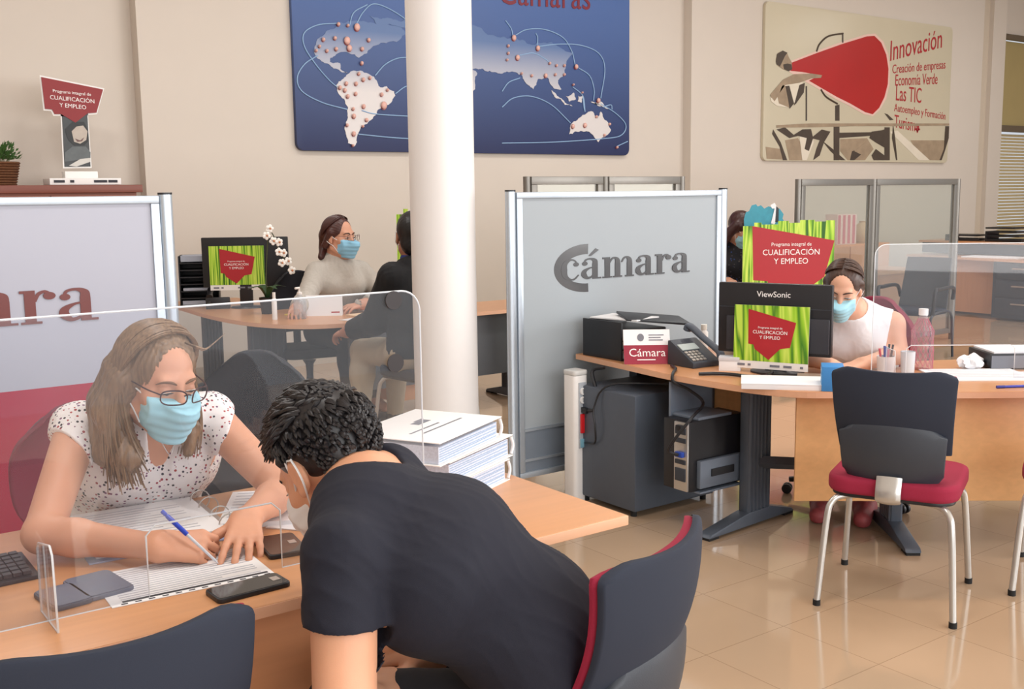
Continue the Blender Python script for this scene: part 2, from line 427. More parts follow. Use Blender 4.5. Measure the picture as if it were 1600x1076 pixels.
DATA = {'land':{'north_america':[(4.464,2.832),(4.434,2.92),(4.517,3.036),(4.646,3.116),(4.683,3.17),(4.894,3.207),(5.108,3.194),(5.352,3.182),(5.451,3.137),(5.298,3.041),(5.077,2.994),(4.978,2.915),(4.881,2.868),(4.811,2.894),(4.672,2.895),(4.589,2.846),(4.588,2.809),(4.691,2.805),(4.689,2.754),(4.769,2.717),(4.734,2.726),(4.654,2.752),(4.541,2.796)],'south_america':[(4.757,2.706),(4.876,2.744),(5.042,2.701),(5.088,2.619),(5.258,2.575),(5.269,2.533),(5.192,2.445),(5.08,2.398),(5.029,2.333),(4.953,2.257),(4.88,2.213),(4.841,2.139),(4.807,2.044),(4.744,2.074),(4.724,2.157),(4.74,2.283),(4.757,2.407),(4.657,2.537),(4.641,2.598),(4.713,2.663)],'arctic_islands':[(5.014,3.258),(5.183,3.251),(5.354,3.234),(5.456,3.285),(5.608,3.308),(5.684,3.272),(5.656,3.195),(5.529,3.206),(5.402,3.175),(5.23,3.203),(5.084,3.192)],'greenland':[(5.456,3.295),(5.711,3.327),(5.762,3.278),(5.655,3.173),(5.552,3.144)],'africa':[(5.646,2.83),(5.803,2.882),(6.042,2.853),(6.231,2.797),(6.2,2.639),(6.059,2.455),(5.947,2.274),(5.84,2.271),(5.791,2.445),(5.77,2.619),(5.64,2.657),(5.591,2.741)],'eurasia':[(5.804,2.926),(5.862,3.103),(6.078,3.249),(6.296,3.245),(6.518,3.172),(6.631,3.169),(6.804,3.171),(7.069,3.155),(7.312,3.125),(7.497,3.079),(7.403,3.002),(7.371,2.859),(7.277,2.783),(7.323,2.691),(7.215,2.698),(7.14,2.799),(7.005,2.781),(6.944,2.673),(6.87,2.716),(6.798,2.805),(6.625,2.83),(6.511,2.812),(6.342,2.825),(6.232,2.841),(6.07,2.887)],'indonesia_a':[(7.185,2.673),(7.26,2.617),(7.368,2.55),(7.477,2.519),(7.368,2.527),(7.23,2.604)],'indonesia_b':[(7.384,2.622),(7.494,2.663),(7.525,2.593),(7.43,2.565)],'indonesia_c':[(7.557,2.63),(7.62,2.632),(7.604,2.56),(7.55,2.57)],'new_guinea':[(7.732,2.577),(7.878,2.583),(8.01,2.502),(7.845,2.533)],'australia':[(7.427,2.218),(7.444,2.314),(7.555,2.389),(7.683,2.454),(7.764,2.469),(7.828,2.398),(7.878,2.473),(7.976,2.365),(8.026,2.28),(7.943,2.204),(7.844,2.141),(7.746,2.225),(7.586,2.257)]},'pins':[(4.872,3.144,0.037),(4.764,3.014,0.039),(4.785,2.948,0.032),(4.919,2.949,0.021),(4.992,3.036,0.021),(4.91,2.818,0.02),(4.68,3.155,0.02),(4.777,3.151,0.016),(4.521,3.006,0.02),(4.64,3.027,0.02),(4.444,2.903,0.016),(4.648,2.93,0.02),(4.553,2.908,0.018),(4.48,2.943,0.016),(5.627,3.246,0.032),(5.507,3.162,0.014),(5.643,2.754,0.03),(5.135,2.438,0.039),(4.802,2.163,0.025),(4.788,2.054,0.014),(4.673,2.583,0.021),(4.723,2.561,0.021),(4.751,2.506,0.021),(4.74,2.623,0.021),(4.843,2.626,0.021),(4.835,2.533,0.02),(4.921,2.668,0.021),(4.993,2.688,0.018),(4.875,2.719,0.018),(5.114,2.539,0.02),(5.179,2.584,0.016),(4.916,2.42,0.023),(4.804,2.393,0.018),(4.808,2.326,0.025),(4.943,2.295,0.02),(4.9,2.235,0.014),(4.734,2.241,0.018),(6.689,3.18,0.032),(7.0,3.097,0.03),(6.734,2.984,0.03),(7.521,2.938,0.028),(7.101,2.821,0.025),(7.836,2.593,0.028),(7.469,2.303,0.027),(7.641,2.319,0.028),(6.615,3.094,0.016),(6.614,3.021,0.016),(6.599,2.953,0.014),(7.157,2.952,0.016),(7.248,2.934,0.016),(7.356,2.94,0.016),(6.916,2.811,0.016),(6.784,2.827,0.014),(7.232,2.839,0.016),(7.355,2.846,0.016),(7.806,2.417,0.016),(7.999,2.341,0.016),(7.923,2.219,0.016),(8.109,2.088,0.016),(7.479,2.746,0.012),(7.604,2.668,0.012)],'arcs':[[(4.874,3.175),(4.944,3.283),(5.054,3.37),(5.21,3.347),(5.405,3.259),(5.552,3.144),(5.651,3.023)],[(4.798,3.148),(4.849,3.275),(4.994,3.359)],[(4.671,3.163),(4.477,3.133),(4.339,3.053),(4.334,2.933),(4.439,2.78),(4.569,2.646),(4.648,2.588)],[(4.465,2.862),(4.327,2.773),(4.251,2.649),(4.294,2.531),(4.492,2.439),(4.744,2.386)],[(5.054,2.712),(5.168,2.823),(5.318,2.891),(5.469,2.894),(5.619,2.817)],[(5.27,2.554),(5.41,2.635),(5.641,2.661)],[(4.898,2.381),(5.078,2.352),(5.657,2.342)],[(4.854,2.16),(5.218,2.136),(5.651,2.123)],[(6.718,3.21),(6.864,3.277),(7.101,3.296),(7.343,3.233),(7.466,3.1),(7.512,2.961)],[(7.024,3.117),(7.281,3.158),(7.592,3.168),(7.847,3.101),(7.938,2.938),(7.878,2.619)],[(6.758,3.008),(6.949,3.043),(7.097,2.995),(7.172,2.953)],[(7.559,2.928),(7.717,2.853),(7.781,2.712),(7.774,2.591)],[(6.533,2.472),(6.678,2.57),(6.913,2.598),(7.183,2.52),(7.444,2.338)],[(6.536,2.632),(6.623,2.727),(6.769,2.78)],[(7.62,2.632),(7.635,2.513),(7.651,2.465)],[(7.878,2.558),(8.109,2.456),(8.251,2.336),(8.177,2.222),(7.91,2.179),(7.209,2.129),(6.526,2.106)],[(7.911,2.523),(8.026,2.552),(8.043,2.503)],[(7.479,2.722),(7.62,2.632),(7.651,2.465)],[(7.001,3.127),(7.005,3.208),(6.981,3.252)],[(6.592,3.346),(6.662,3.273),(6.683,3.207)],[(8.109,2.096),(8.279,2.156)]],'inn':{'horn':[(10.914,3.071),(10.932,3.173),(11.412,3.321),(11.934,3.473),(12.456,3.608),(12.611,3.625),(12.768,3.546),(12.888,3.396),(12.948,3.213),(12.945,3.01),(12.881,2.834),(12.768,2.684),(12.629,2.593),(12.461,2.616),(12.129,2.718),(11.853,2.79),(11.538,2.887),(11.276,2.969),(11.488,3.048),(11.144,3.07)],'hornw':[(10.894,3.057),(10.91,3.19),(11.39,3.341),(11.933,3.501),(12.455,3.636),(12.628,3.655),(12.816,3.563),(12.937,3.4),(12.987,3.215),(12.985,2.998),(12.922,2.812),(12.794,2.662),(12.639,2.57),(12.439,2.587),(12.107,2.689),(11.832,2.762),(11.518,2.859),(11.212,2.953)],'head':[(10.632,3.199),(10.67,3.275),(10.755,3.307),(10.837,3.289),(10.876,3.233),(10.931,3.178),(10.943,3.094),(10.873,3.069),(10.77,3.084),(10.667,3.123)],'hair':[(10.633,3.173),(10.651,3.261),(10.755,3.309),(10.845,3.289),(10.797,3.244),(10.747,3.167),(10.708,3.112),(10.646,3.135)],'arm':[(10.537,2.761),(10.655,2.859),(10.774,2.957),(10.978,3.034),(11.315,3.061),(11.532,3.051),(11.511,3.017),(11.317,2.999),(11.086,2.933),(10.817,2.893),(10.718,2.796),(10.558,2.723)],'shirt':[(10.538,2.735),(10.715,2.875),(11.149,2.95),(11.174,2.843),(10.99,2.674),(10.909,2.617),(10.662,2.634),(10.559,2.683)],'tie':[(10.818,2.88),(10.892,2.889),(10.954,2.753),(10.99,2.674),(10.909,2.604),(10.863,2.749)],'dark1':[(11.087,2.906),(11.192,2.938),(11.175,2.816),(11.032,2.675),(10.991,2.647)],'rail':[(10.669,2.395),(11.339,2.436),(12.234,2.461),(13.124,2.486),(14.461,2.523),(14.463,2.492),(13.126,2.447),(12.236,2.424),(11.341,2.386),(10.67,2.363)],'post1':[(11.802,2.412),(11.924,2.415),(11.944,1.972),(11.822,1.971)],'post2':[(12.905,2.427),(13.028,2.43),(13.054,1.982),(12.93,1.981)],'bottle':[(11.822,2.678),(11.911,2.695),(11.921,2.486),(11.831,2.483)],'hatA':[(12.894,2.616),(12.968,2.604),(13.106,2.535),(13.022,2.524)],'frame':[(11.919,2.331),(12.714,2.358),(13.028,2.424),(13.03,2.395),(12.716,2.312),(11.922,2.261)],'framer':[(14.365,2.48),(14.464,2.483),(14.466,2.312),(14.38,2.124),(14.308,1.992),(14.253,1.992),(14.351,2.154)],'crow1':[(10.671,2.342),(10.834,2.373),(11.004,2.283),(11.171,2.355),(11.342,2.364),(11.39,2.25),(11.31,2.083),(11.222,2.109),(11.26,2.247),(11.089,2.271),(10.922,2.24),(10.796,2.292)],'crow2':[(11.346,2.249),(11.56,2.364),(11.738,2.341),(11.611,2.199),(11.53,2.03),(11.401,1.968),(11.46,2.113),(11.522,2.225)],'crow3':[(10.61,2.341),(10.758,2.183),(10.889,1.964),(10.806,1.963),(10.739,2.129),(10.591,2.287)],'crow4':[(11.566,2.226),(11.793,2.118),(12.072,1.973),(11.958,1.973),(11.749,2.089)],'crow5':[(12.617,2.361),(12.955,2.399),(13.036,2.283),(12.971,2.135),(12.721,2.218),(12.574,2.274)],'crow6':[(12.205,2.095),(12.391,2.126),(12.578,2.187),(12.488,2.099),(12.258,1.975),(12.165,1.974)],'crow7':[(12.726,2.131),(12.926,2.046),(13.029,1.981),(12.686,1.979),(12.634,2.042)],'floorp':[(13.518,2.263),(14.396,2.279),(14.308,1.992),(13.903,1.989),(13.655,2.144)],'floorp2':[(10.475,2.125),(10.76,2.103),(10.847,1.969),(10.499,1.979)],'plank':[(13.031,2.371),(13.205,2.39),(14.01,1.99),(13.744,1.987)],'beard':[(10.768,3.142),(10.85,3.157),(10.924,3.151),(10.943,3.094),(10.873,3.063),(10.786,3.085)],'vest':[(10.657,2.793),(10.776,2.891),(10.818,2.88),(10.863,2.749),(10.909,2.617),(10.702,2.663)],'sleeve':[(10.549,2.741),(10.656,2.819),(10.744,2.863),(10.698,2.768),(10.62,2.686)],'crow8':[(10.839,2.212),(11.09,2.244),(11.245,2.082),(11.185,1.966),(10.931,1.964)],'crow9':[(11.109,2.299),(11.343,2.331),(11.401,2.195),(11.271,1.967),(11.185,1.966)],'crow10':[(11.945,2.247),(12.526,2.273),(12.678,2.13),(12.494,1.977),(12.119,1.974),(11.952,2.092)],'crow11':[(12.252,2.096),(12.482,2.214),(12.628,2.159),(12.443,2.04)],'railb':[(13.099,2.485),(13.161,2.286),(13.229,1.983),(13.199,1.983),(13.086,2.284)]},'innline':[[(11.411,3.342),(11.472,3.441),(11.642,3.548),(11.942,3.606)],[(11.933,3.602),(11.938,3.487)],[(11.517,2.872),(11.631,2.781),(11.866,2.702)],[(11.227,2.899),(11.243,2.466)]],'inntxt':[('Innovación',12.961,3.315,14.192,3.58,0.34),('Creación de empresas',13.035,3.154,14.304,3.296,0.15),('Economía Verde',13.108,2.995,14.121,3.068,0.19),('Las TIC',13.13,2.8,13.743,2.786,0.26),('Autoempleo y Formación',13.114,2.653,14.358,2.573,0.13),('Turismo',13.127,2.433,13.718,2.381,0.22)],'innboard':[(10.445,3.871),(10.44,1.952),(14.458,1.968),(14.478,3.894)],'stand':{'red':[(2.015,2.52),(2.474,2.447),(2.411,2.263),(2.345,2.257),(2.246,2.18),(2.143,2.243),(2.093,2.241),(2.078,2.277),(2.026,2.279)],'redw':[(2.007,2.534),(2.486,2.457),(2.417,2.252),(2.351,2.245),(2.245,2.165),(2.139,2.231),(2.086,2.229),(2.071,2.265),(2.016,2.267)],'col':[(2.14,2.242),(2.347,2.257),(2.348,1.828),(2.131,1.824)],'photo':[(2.149,2.225),(2.341,2.249),(2.339,1.839),(2.141,1.835)],'hair':[(2.163,2.126),(2.224,2.186),(2.311,2.189),(2.336,2.13),(2.338,2.041),(2.299,2.003),(2.226,2.002),(2.189,2.038),(2.174,2.067)],'face':[(2.212,2.112),(2.251,2.15),(2.302,2.159),(2.332,2.115),(2.319,2.048),(2.271,2.017),(2.225,2.031)],'shoulder':[(2.151,1.949),(2.211,1.994),(2.313,1.996),(2.345,1.951),(2.342,1.906),(2.146,1.875)],'hand':[(2.173,1.845),(2.263,1.898),(2.339,1.906),(2.337,1.876),(2.23,1.838)],'smile':[(2.233,2.057),(2.272,2.042),(2.303,2.067),(2.286,2.037),(2.25,2.032)]}}
# ------------------------------------------------------------------ common materials
M_wall = mat('wall_paint', (212, 202, 191), .75, noise=.02, scale=3, bump=.05, bscale=300)
M_ceil = mat('ceiling_paint', (235, 232, 226), .8, noise=.01)
M_white = mat('white_paint', (240, 238, 236), .45, noise=.01)
M_alu = mat('brushed_aluminium', (186, 196, 206), .32, .55, noise=.05, scale=60)
M_dalu = mat('dark_aluminium', (128, 124, 118), .35, .5, noise=.05)
M_steel = mat('satin_steel', (200, 198, 194), .28, .75, noise=.03)
M_black = mat('black_plastic', (26, 27, 32), .4, noise=.08)
M_dgrey = mat('dark_grey_plastic', (52, 57, 66), .5, noise=.05, bump=.15, bscale=500)
M_graph = mat('graphite_metal', (84, 92, 104), .42, .25, noise=.05)
M_fabricblk = mat('dark_fabric', (37, 43, 58), .85, noise=.06, scale=400, bump=.08, bscale=900)
M_red = mat('burgundy_fabric', (150, 26, 58), .85, noise=.12, scale=300, bump=.3, bscale=900)
M_maroon = mat('maroon_fabric', (122, 24, 52), .85, noise=.12, scale=300, bump=.3, bscale=900)
M_beech = wood('beech_laminate', (206, 148, 102), 0, .3)
M_beechy = wood('beech_laminate_cross', (206, 148, 102), 1, .3)
M_edge = mat('beech_edge_band', (222, 172, 138), .45, noise=.05)
M_cherry = wood('cherry_wood', (150, 84, 62), 0, .4)
M_paper = mat('white_paper', (238, 238, 240), .7, noise=.02, scale=8)
M_ink = mat('printed_ink', (120, 122, 132), .7, noise=.2, scale=90)
M_inkd = mat('dark_ink', (52, 52, 60), .7)
M_crimson = mat('crimson_print', (172, 34, 44), .5, noise=.04)
M_txtw = mat('white_lettering', (246, 242, 240), .5)
M_acryl = glassy('clear_acrylic', (250, 251, 253), .985)
M_acryl_edge = glassy('acrylic_edge', (236, 240, 244), .35)
M_glass = glassy('clear_partition_glass', (236, 238, 234), .93)
M_bamboo = stripes('bamboo_print', [(62, 120, 20), (150, 196, 40), (204, 226, 90), (116, 170, 30)], 0, 36.)
M_rubber = mat('black_rubber', (18, 18, 20), .7)

# ------------------------------------------------------------------ setting
def floor_material():
    m = mat('polished_floor_tile', (176, 150, 124), .085, noise=.05, scale=5, spec=.55); nt = m.node_tree; b = nt.nodes['Principled BSDF']
    base = b.inputs['Base Color'].links[0].from_socket
    tc = nt.nodes.new('ShaderNodeTexCoord'); mp = nt.nodes.new('ShaderNodeMapping'); mp.inputs['Location'].default_value = (-.145, -.01, 0)
    br = nt.nodes.new('ShaderNodeTexBrick'); br.offset = 0; br.inputs['Scale'].default_value = 1; br.inputs['Mortar Size'].default_value = .0022
    br.inputs['Brick Width'].default_value = .4; br.inputs['Row Height'].default_value = .4; br.inputs['Mortar Smooth'].default_value = .3
    br.inputs['Color1'].default_value = (*lin((174, 149, 123)), 1); br.inputs['Color2'].default_value = (*lin((180, 155, 129)), 1); br.inputs['Mortar'].default_value = (*lin((138, 115, 92)), 1)
    nt.links.new(tc.outputs['Object'], mp.inputs[0]); nt.links.new(mp.outputs[0], br.inputs[0])
    mx = nt.nodes.new('ShaderNodeMix'); mx.data_type = 'RGBA'; mx.blend_type = 'MIX'; mx.inputs[0].default_value = .65
    nt.links.new(base, mx.inputs[6]); nt.links.new(br.outputs['Color'], mx.inputs[7]); nt.links.new(mx.outputs[2], b.inputs['Base Color'])
    return m
def struct(name, mb, m, bevel=0., smooth=False):
    o = mb.build(name, m, None, bevel=bevel, smooth=smooth); return tag(o, kind='structure')
X0, X1, Y0, YB, ZC = -2.5, 19.0, -4.0, 9.2, 4.7
struct('floor', MB().box((X0, Y0, -.1), (X1, 9.8, 0)), floor_material())
struct('ceiling', MB().box((X0, Y0, ZC), (X1, 9.8, ZC+.1)), M_ceil)
struct('wall_left', MB().box((X0-.15, Y0, 0), (X0, 9.8, ZC)), M_wall)
struct('wall_right', MB().box((X1, 2.5, 0), (X1+.15, 9.8, ZC)), M_wall)
# back wall in three steps, each standing further out than the one to its left
struct('wall_back_left', MB().box((X0, YB+.16, 0), (2.85, YB+.4, ZC)), M_wall)
struct('wall_back_middle', MB().box((2.85, YB, 0), (9.21, YB+.4, ZC)), M_wall)
struct('wall_back_right', MB().box((9.21, YB-.13, 0), (15.34, YB+.4, ZC)), M_wall)
struct('trim_1', MB().box((15.34, YB-.06, 0), (15.60, YB+.4, ZC)), mat('trim_paint', (204, 190, 172), .7))
struct('trim_2', MB().box((15.60, YB-.13, 0), (15.96, YB+.4, ZC)), M_wall)
struct('wall_back_end', MB().box((15.96, YB+.05, 3.95), (X1, YB+.4, ZC)), M_wall)
struct('baseboard_back', MB().box((X0, YB+.14, 0), (2.84, YB+.16, .09)).box((2.85, YB-.02, 0), (9.21, YB, .09)).box((9.21, YB-.15, 0), (15.34, YB-.13, .09)), mat('baseboard_paint', (196, 184, 170), .6))
# window at the far right of the back wall
w = MB()
for lo, hi in (((15.96, 0), (16.04, 3.95)), ((16.04, 3.87), (18.9, 3.95)), ((16.04, 2.46), (18.9, 2.56)), ((16.04, 0), (18.9, .1)), ((18.82, .1), (18.9, 3.87))):
    w.box((lo[0], YB, lo[1]), (hi[0], YB+.08, hi[1]))
win = struct('window_1', w, mat('bronze_frame', (112, 100, 84), .4, .3), bevel=.006)
b = MB().box((16.05, YB+.10, 2.57), (18.81, YB+.12, 3.86))
b.build('window_pane', mat('olive_tinted_panel', (176, 158, 108), .35, noise=.1, scale=2), win)
b = MB()
for k in range(46): b.box((16.05, YB+.09, .14+k*.05), (18.81, YB+.115, .178+k*.05))
b.build('blind', mat('beige_blind', (196, 178, 136), .6, noise=.05), win)
struct('column', MB().lathe([(.165, 0), (.165, ZC)], (2.92, 4.62, 0), 64), mat('column_paint', (236, 233, 232), .4, noise=.01), smooth=True)
# added area lights below the unseen ceiling, filling the office with light
for i, (x, y) in enumerate([(1.0, 2.0), (4.0, 2.0), (7.0, 2.0), (1.0, 6.2), (4.2, 6.2), (7.6, 6.2), (11.2, 4.4), (14.6, 6.0)]):
    d = bpy.data.lights.new('ceiling_fill_light', 'AREA'); d.shape = 'RECTANGLE'; d.size = 1.2; d.size_y = .6; d.energy = 46; d.color = (1, .975, .94)
    o = bpy.data.objects.new('ceiling_fill_light', d); COL.objects.link(o); o.location = (x, y, ZC-.08)

# ------------------------------------------------------------------ partitions
M_frost = mat('frosted_glass', (160, 168, 174), .5, noise=.03, scale=2, spec=.3)
M_frostl = mat('frosted_glass_light', (174, 176, 190), .3, noise=.03, scale=2, spec=.5)
def glyph(ch):
    """slab-serif letter made of closed shapes; x-height 1. returns (polys, advance)"""
    P = []
    def bar(x0, y0, x1, y1): P.append([(x0, y0), (x1, y0), (x1, y1), (x0, y1)])
    def stroke(c, w):
        c = [np.array(q, float) for q in spline([(*q, 0) for q in c], 6)]; n = len(c); W = np.interp(np.linspace(0, 1, n), np.linspace(0, 1, len(w)), w)
        L, R_ = [], []
        for i in range(n):
            t = c[min(i+1, n-1)]-c[max(i-1, 0)]; t = t/np.linalg.norm(t); q = np.array((-t[1], t[0], 0))
            L.append(c[i]+q*W[i]/2); R_.append(c[i]-q*W[i]/2)
        for i in range(n-1): P.append([tuple(p[:2]) for p in (L[i], L[i+1], R_[i+1], R_[i])])
    def dot(x, y, r): P.append([(x+r*math.cos(q*PI/7), y+r*math.sin(q*PI/7)) for q in range(14)])
    if ch in 'aá':
        bar(.42, .05, .62, .72); bar(.42, 0, .75, .07)
        stroke([(.12, .74), (.18, .92), (.36, .97), (.51, .88), (.52, .68)], [.05, .07, .08, .17, .2])
        dot(.145, .75, .10)
        stroke([(.5, .57), (.3, .52), (.13, .38), (.12, .2), (.24, .06), (.4, .12), (.48, .26)], [.05, .07, .16, .2, .12, .07, .06])
        if ch == 'á': P.append([(.28, 1.12), (.36, 1.10), (.66, 1.38), (.54, 1.46)])
        return P, .80
    if ch == 'c':
        stroke([(.60, .72), (.50, .92), (.33, .96), (.15, .78), (.12, .5), (.16, .2), (.34, .03), (.5, .06), (.64, .24)], [.05, .06, .09, .18, .22, .18, .09, .07, .05])
        dot(.55, .74, .10); return P, .72
    if ch == 'm':
        bar(.08, 0, .28, 1); bar(.0, 0, .36, .07); bar(0, .92, .2, 1)
        for q in (0, .46):
            stroke([(.26+q, .72), (.36+q, .92), (.48+q, .95), (.56+q, .84), (.57+q, .6)], [.05, .07, .1, .17, .2]); bar(.47+q, 0, .67+q, .66); bar(.40+q, 0, .74+q, .07)
        return P, 1.25
    if ch == 'r':
        bar(.08, 0, .28, 1); bar(0, 0, .38, .07); bar(0, .92, .2, 1)
        stroke([(.27, .66), (.34, .88), (.46, .95), (.56, .88)], [.05, .08, .09, .06]); dot(.54, .82, .115); return P, .68
def lettering(word, x, z, xh, y, m, parent, name='lettering', logo=False, adv=1.0):
    mb = MB(); cx = x
    for ch in word:
        P, a = glyph(ch)
        for p in P: mb.prism([(cx+q[0]*xh*adv, z+q[1]*xh) for q in p], (0, y, 0), (1, 0, 0), (0, 0, 1), (0, -.0015-.000012*len(mb.v)**.75, 0))
        cx += a*xh*adv
    if logo:  # big open ring that holds the first letter
        n = 26; out = []; inn = []
        for i in range(n+1):
            q = math.radians(88+184*i/n); out.append((x+.18+.225*math.cos(q)*1.0, z+.06+.128*math.sin(q))); inn.append((x+.18+.165*math.cos(q), z+.06+.078*math.sin(q)-.004))
        for i in range(n): mb.prism([out[i], out[i+1], inn[i+1], inn[i]], (0, y, 0), (1, 0, 0), (0, 0, 1), (0, -.0009, 0))
    return mb.build(name, m, parent)
def post(x, y, z0, z1, parent, r=.028):
    o = MB().lathe([(r, z0), (r, z1)], (x, y, 0), 24, 1., .8).build('post', M_alu, parent, smooth=True)
    MB().lathe([(r+.001, z1), (r+.001, z1+.008)], (x, y, 0), 24, 1., .8).build('post_cap', M_black, o)
    MB().lathe([(.0, 0), (.075, 0.0), (.07, .012), (.03, .02)], (x, y, z0), 20).build('foot', M_graph, o)
    return o
def partition(label, xa, xb, y, ztop, zlow, lowmat, frost):
    t = thing('partition_screen', label, 'partition', (0, 0, 0))
    post(xa+.028, y, 0, ztop, t); post(xb-.028, y, 0, ztop, t)
    a, b_ = xa+.058, xb-.058; f = MB()
    f.box((a, y-.018, ztop-.035), (b_, y+.018, ztop-.004)).box((a, y-.018, .10), (b_, y+.018, .13))
    f.box((a, y-.018, .13), (a+.034, y+.018, ztop-.035)).box((b_-.034, y-.018, .13), (b_, y+.018, ztop-.035))
    f.build('frame', M_alu, t, bevel=.004)
    MB().box((a+.034, y-.006, zlow), (b_-.034, y+.006, ztop-.035)).build('glass_panel', frost, t)
    tag(MB().box((a+.034, y-.006, .13), (b_-.034, y+.006, zlow)).build('lower_panel', lowmat, t), 'darker lower panel')
    return t
YP = 4.35
pm = partition('frosted glass partition with clear cámara lettering behind the right desk', 3.122, 4.715, YP, 1.582, .36, mat('smoke_grey_panel', (120, 130, 142), .25, noise=.03), M_frost)
rails = MB().box((3.21, YP-.012, .345), (4.62, YP-.002, .358)).box((3.21, YP-.012, .185), (4.62, YP-.002, .198)); rails.build('rail', M_alu, pm)
lettering('cámara', 3.465, 1.116, .111, YP-.006, mat('clear_letter_glass', (84, 84, 86), .12, noise=.45, scale=3.5), pm, logo=True, adv=1.70)
pl = partition('frosted glass partition with dark red cámara letters behind the woman in the dotted blouse', -.165, 1.448, YP, 1.585, .85, mat('crimson_panel', (168, 30, 62), .25, noise=.04), M_frostl)
lettering('cámara', .135, 1.10, .128, YP-.006, mat('oxblood_letters', (112, 52, 48), .3), pl, logo=True, adv=1.55)
def glass_screen(label, pts, z, y0=.12):
    t = thing('glass_partition', label, 'partition', (0, 0, 0))
    for (xa, ya), (xb, yb) in zip(pts[:-1], pts[1:]):
        d = nrm((xb-xa, yb-ya, 0)); n = A(-d[1], d[0], 0)
        o = (xa, ya, 0); L = math.hypot(xb-xa, yb-ya)
        R_ = Matrix(((d[0], n[0], 0), (d[1], n[1], 0), (0, 0, 1)))
        f = MB()
        for lo, hi in (((.03, y0), (.085, z-.06)), ((L-.085, y0), (L-.03, z-.06)), ((.03, z-.06), (L-.03, z)), ((.03, y0-.05), (L-.03, y0))):
            f.box((lo[0], -.02, lo[1]), (hi[0], .02, hi[1]), R_, o)
        fr = f.build('frame', M_dalu, t, bevel=.004)
        MB().box((.085, -.004, y0), (L-.085, .004, z-.06), R_, o).build('glass_panel', M_glass, t)
    for x, y in pts: MB().lathe([(.028, 0), (.028, z)], (x, y, 0), 16).build('post', M_dalu, t, smooth=True)
    return t
glass_screen('clear glass partition of two panels behind the far grey armchair at right', [(7.70, 6.25), (8.87, 6.3), (10.30, 6.30)], 1.675)
glass_screen('clear glass partition showing only its top rail above the frosted cámara screen', [(4.714, 6.3), (5.467, 6.3), (6.296, 6.3)], 1.70)

# ------------------------------------------------------------------ wall signs
def rrect(x0, y0, x1, y1, r, n=5):
    P = []
    for cx, cy, a in ((x1-r, y0+r, -90), (x1-r, y1-r, 0), (x0+r, y1-r, 90), (x0+r, y0+r, 180)):
        for k in range(n+1): q = math.radians(a+90*k/n); P.append((cx+r*math.cos(q), cy+r*math.sin(q)))
    return P
UX, UZ = (1, 0, 0), (0, 0, 1)
t = thing('world_map_sign', 'large dark blue world map sign behind the white column', 'sign', (6.27, 9.2, 2.0))
M_blue = mat('deep_blue_print', (46, 70, 128), .5)
MB().prism(rrect(4.225, 2.0, 8.31, 3.78, .07), (0, 9.2, 0), UX, UZ, (0, -.05, 0)).build('board', M_blue, t, bevel=.006, world=True)
M_land = mat('map_land', (196, 202, 212), .35, noise=.35, scale=1.6)
def print_gradient(m, z0, z1, c0, c1):
    """printed two-colour fade of the artwork itself, bottom to top"""
    nt = m.node_tree; b = nt.nodes['Principled BSDF']; tc = nt.nodes.new('ShaderNodeTexCoord'); sx = nt.nodes.new('ShaderNodeSeparateXYZ'); mr = nt.nodes.new('ShaderNodeMapRange')
    mr.inputs[1].default_value = z0; mr.inputs[2].default_value = z1; mx = nt.nodes.new('ShaderNodeMix'); mx.data_type = 'RGBA'
    mx.inputs[6].default_value = (*lin(c0), 1); mx.inputs[7].default_value = (*lin(c1), 1)
    nt.links.new(tc.outputs['Object'], sx.inputs[0]); nt.links.new(sx.outputs['Z'], mr.inputs[0]); nt.links.new(mr.outputs[0], mx.inputs[0]); nt.links.new(mx.outputs[2], b.inputs['Base Color'])
print_gradient(M_land, .55, 1.12, (214, 208, 206), (84, 112, 160)); print_gradient(M_blue, .0, 1.6, (30, 40, 84), (76, 106, 164))
def coast(P, lv=3):
    rr = random.Random(len(P))
    for _ in range(lv):
        Q = []
        for i in range(len(P)):
            a, b = P[i], P[(i+1) % len(P)]; dx, dz = b[0]-a[0], b[1]-a[1]; k = rr.uniform(-.16, .16); Q += [a, ((a[0]+b[0])/2-dz*k, (a[1]+b[1])/2+dx*k)]
        P = Q
    return P
for j, (k, poly) in enumerate(DATA['land'].items()):
    poly = coast(poly); MB().prism(poly, (0, 9.149, 0), UX, UZ, (0, -.003-.0004*j, 0)).build('continent', M_land, t, world=True)
M_arc = mat('map_route_line', (146, 180, 216), .4)
for a in DATA['arcs']: MB().tube([(x, 9.144, z) for x, z in a], .0055, n=6, smooth=7).build('route_line', M_arc, t, world=True)
M_pin = mat('pin_pink', (226, 178, 166), .3); M_pinr = mat('pin_ring', (150, 52, 60), .35)
for x, z, r in DATA['pins']:
    r *= .82
    o = MB().ball((x, 9.13, z), (r, .018, r*1.15), 12, 8).build('pin', M_pin, t, smooth=True, world=True)
    MB().lathe([(r*.95, 0), (r*.8, -.02)], (0, 0, 0), 14).build('pin_ring', M_pinr, t).matrix_local = Matrix.Translation((x-6.27, -.062, z-r*.45-2.0)) @ Matrix.Rotation(PI/2, 4, 'X')
text_mesh('Cámaras', .40, (6.50, 9.146, 3.505), (1, 0, .04), UZ, (0, -1, 0), .004, 'LEFT', sx=.88).build('lettering', mat('map_title_red', (120, 18, 40), .45), t, world=True)
text_mesh('Cámaras', .12, (5.52, 9.146, 3.16), UX, UZ, (0, -1, 0), .004, 'LEFT').build('lettering', mat('map_small_red', (136, 70, 110), .4), t, world=True)

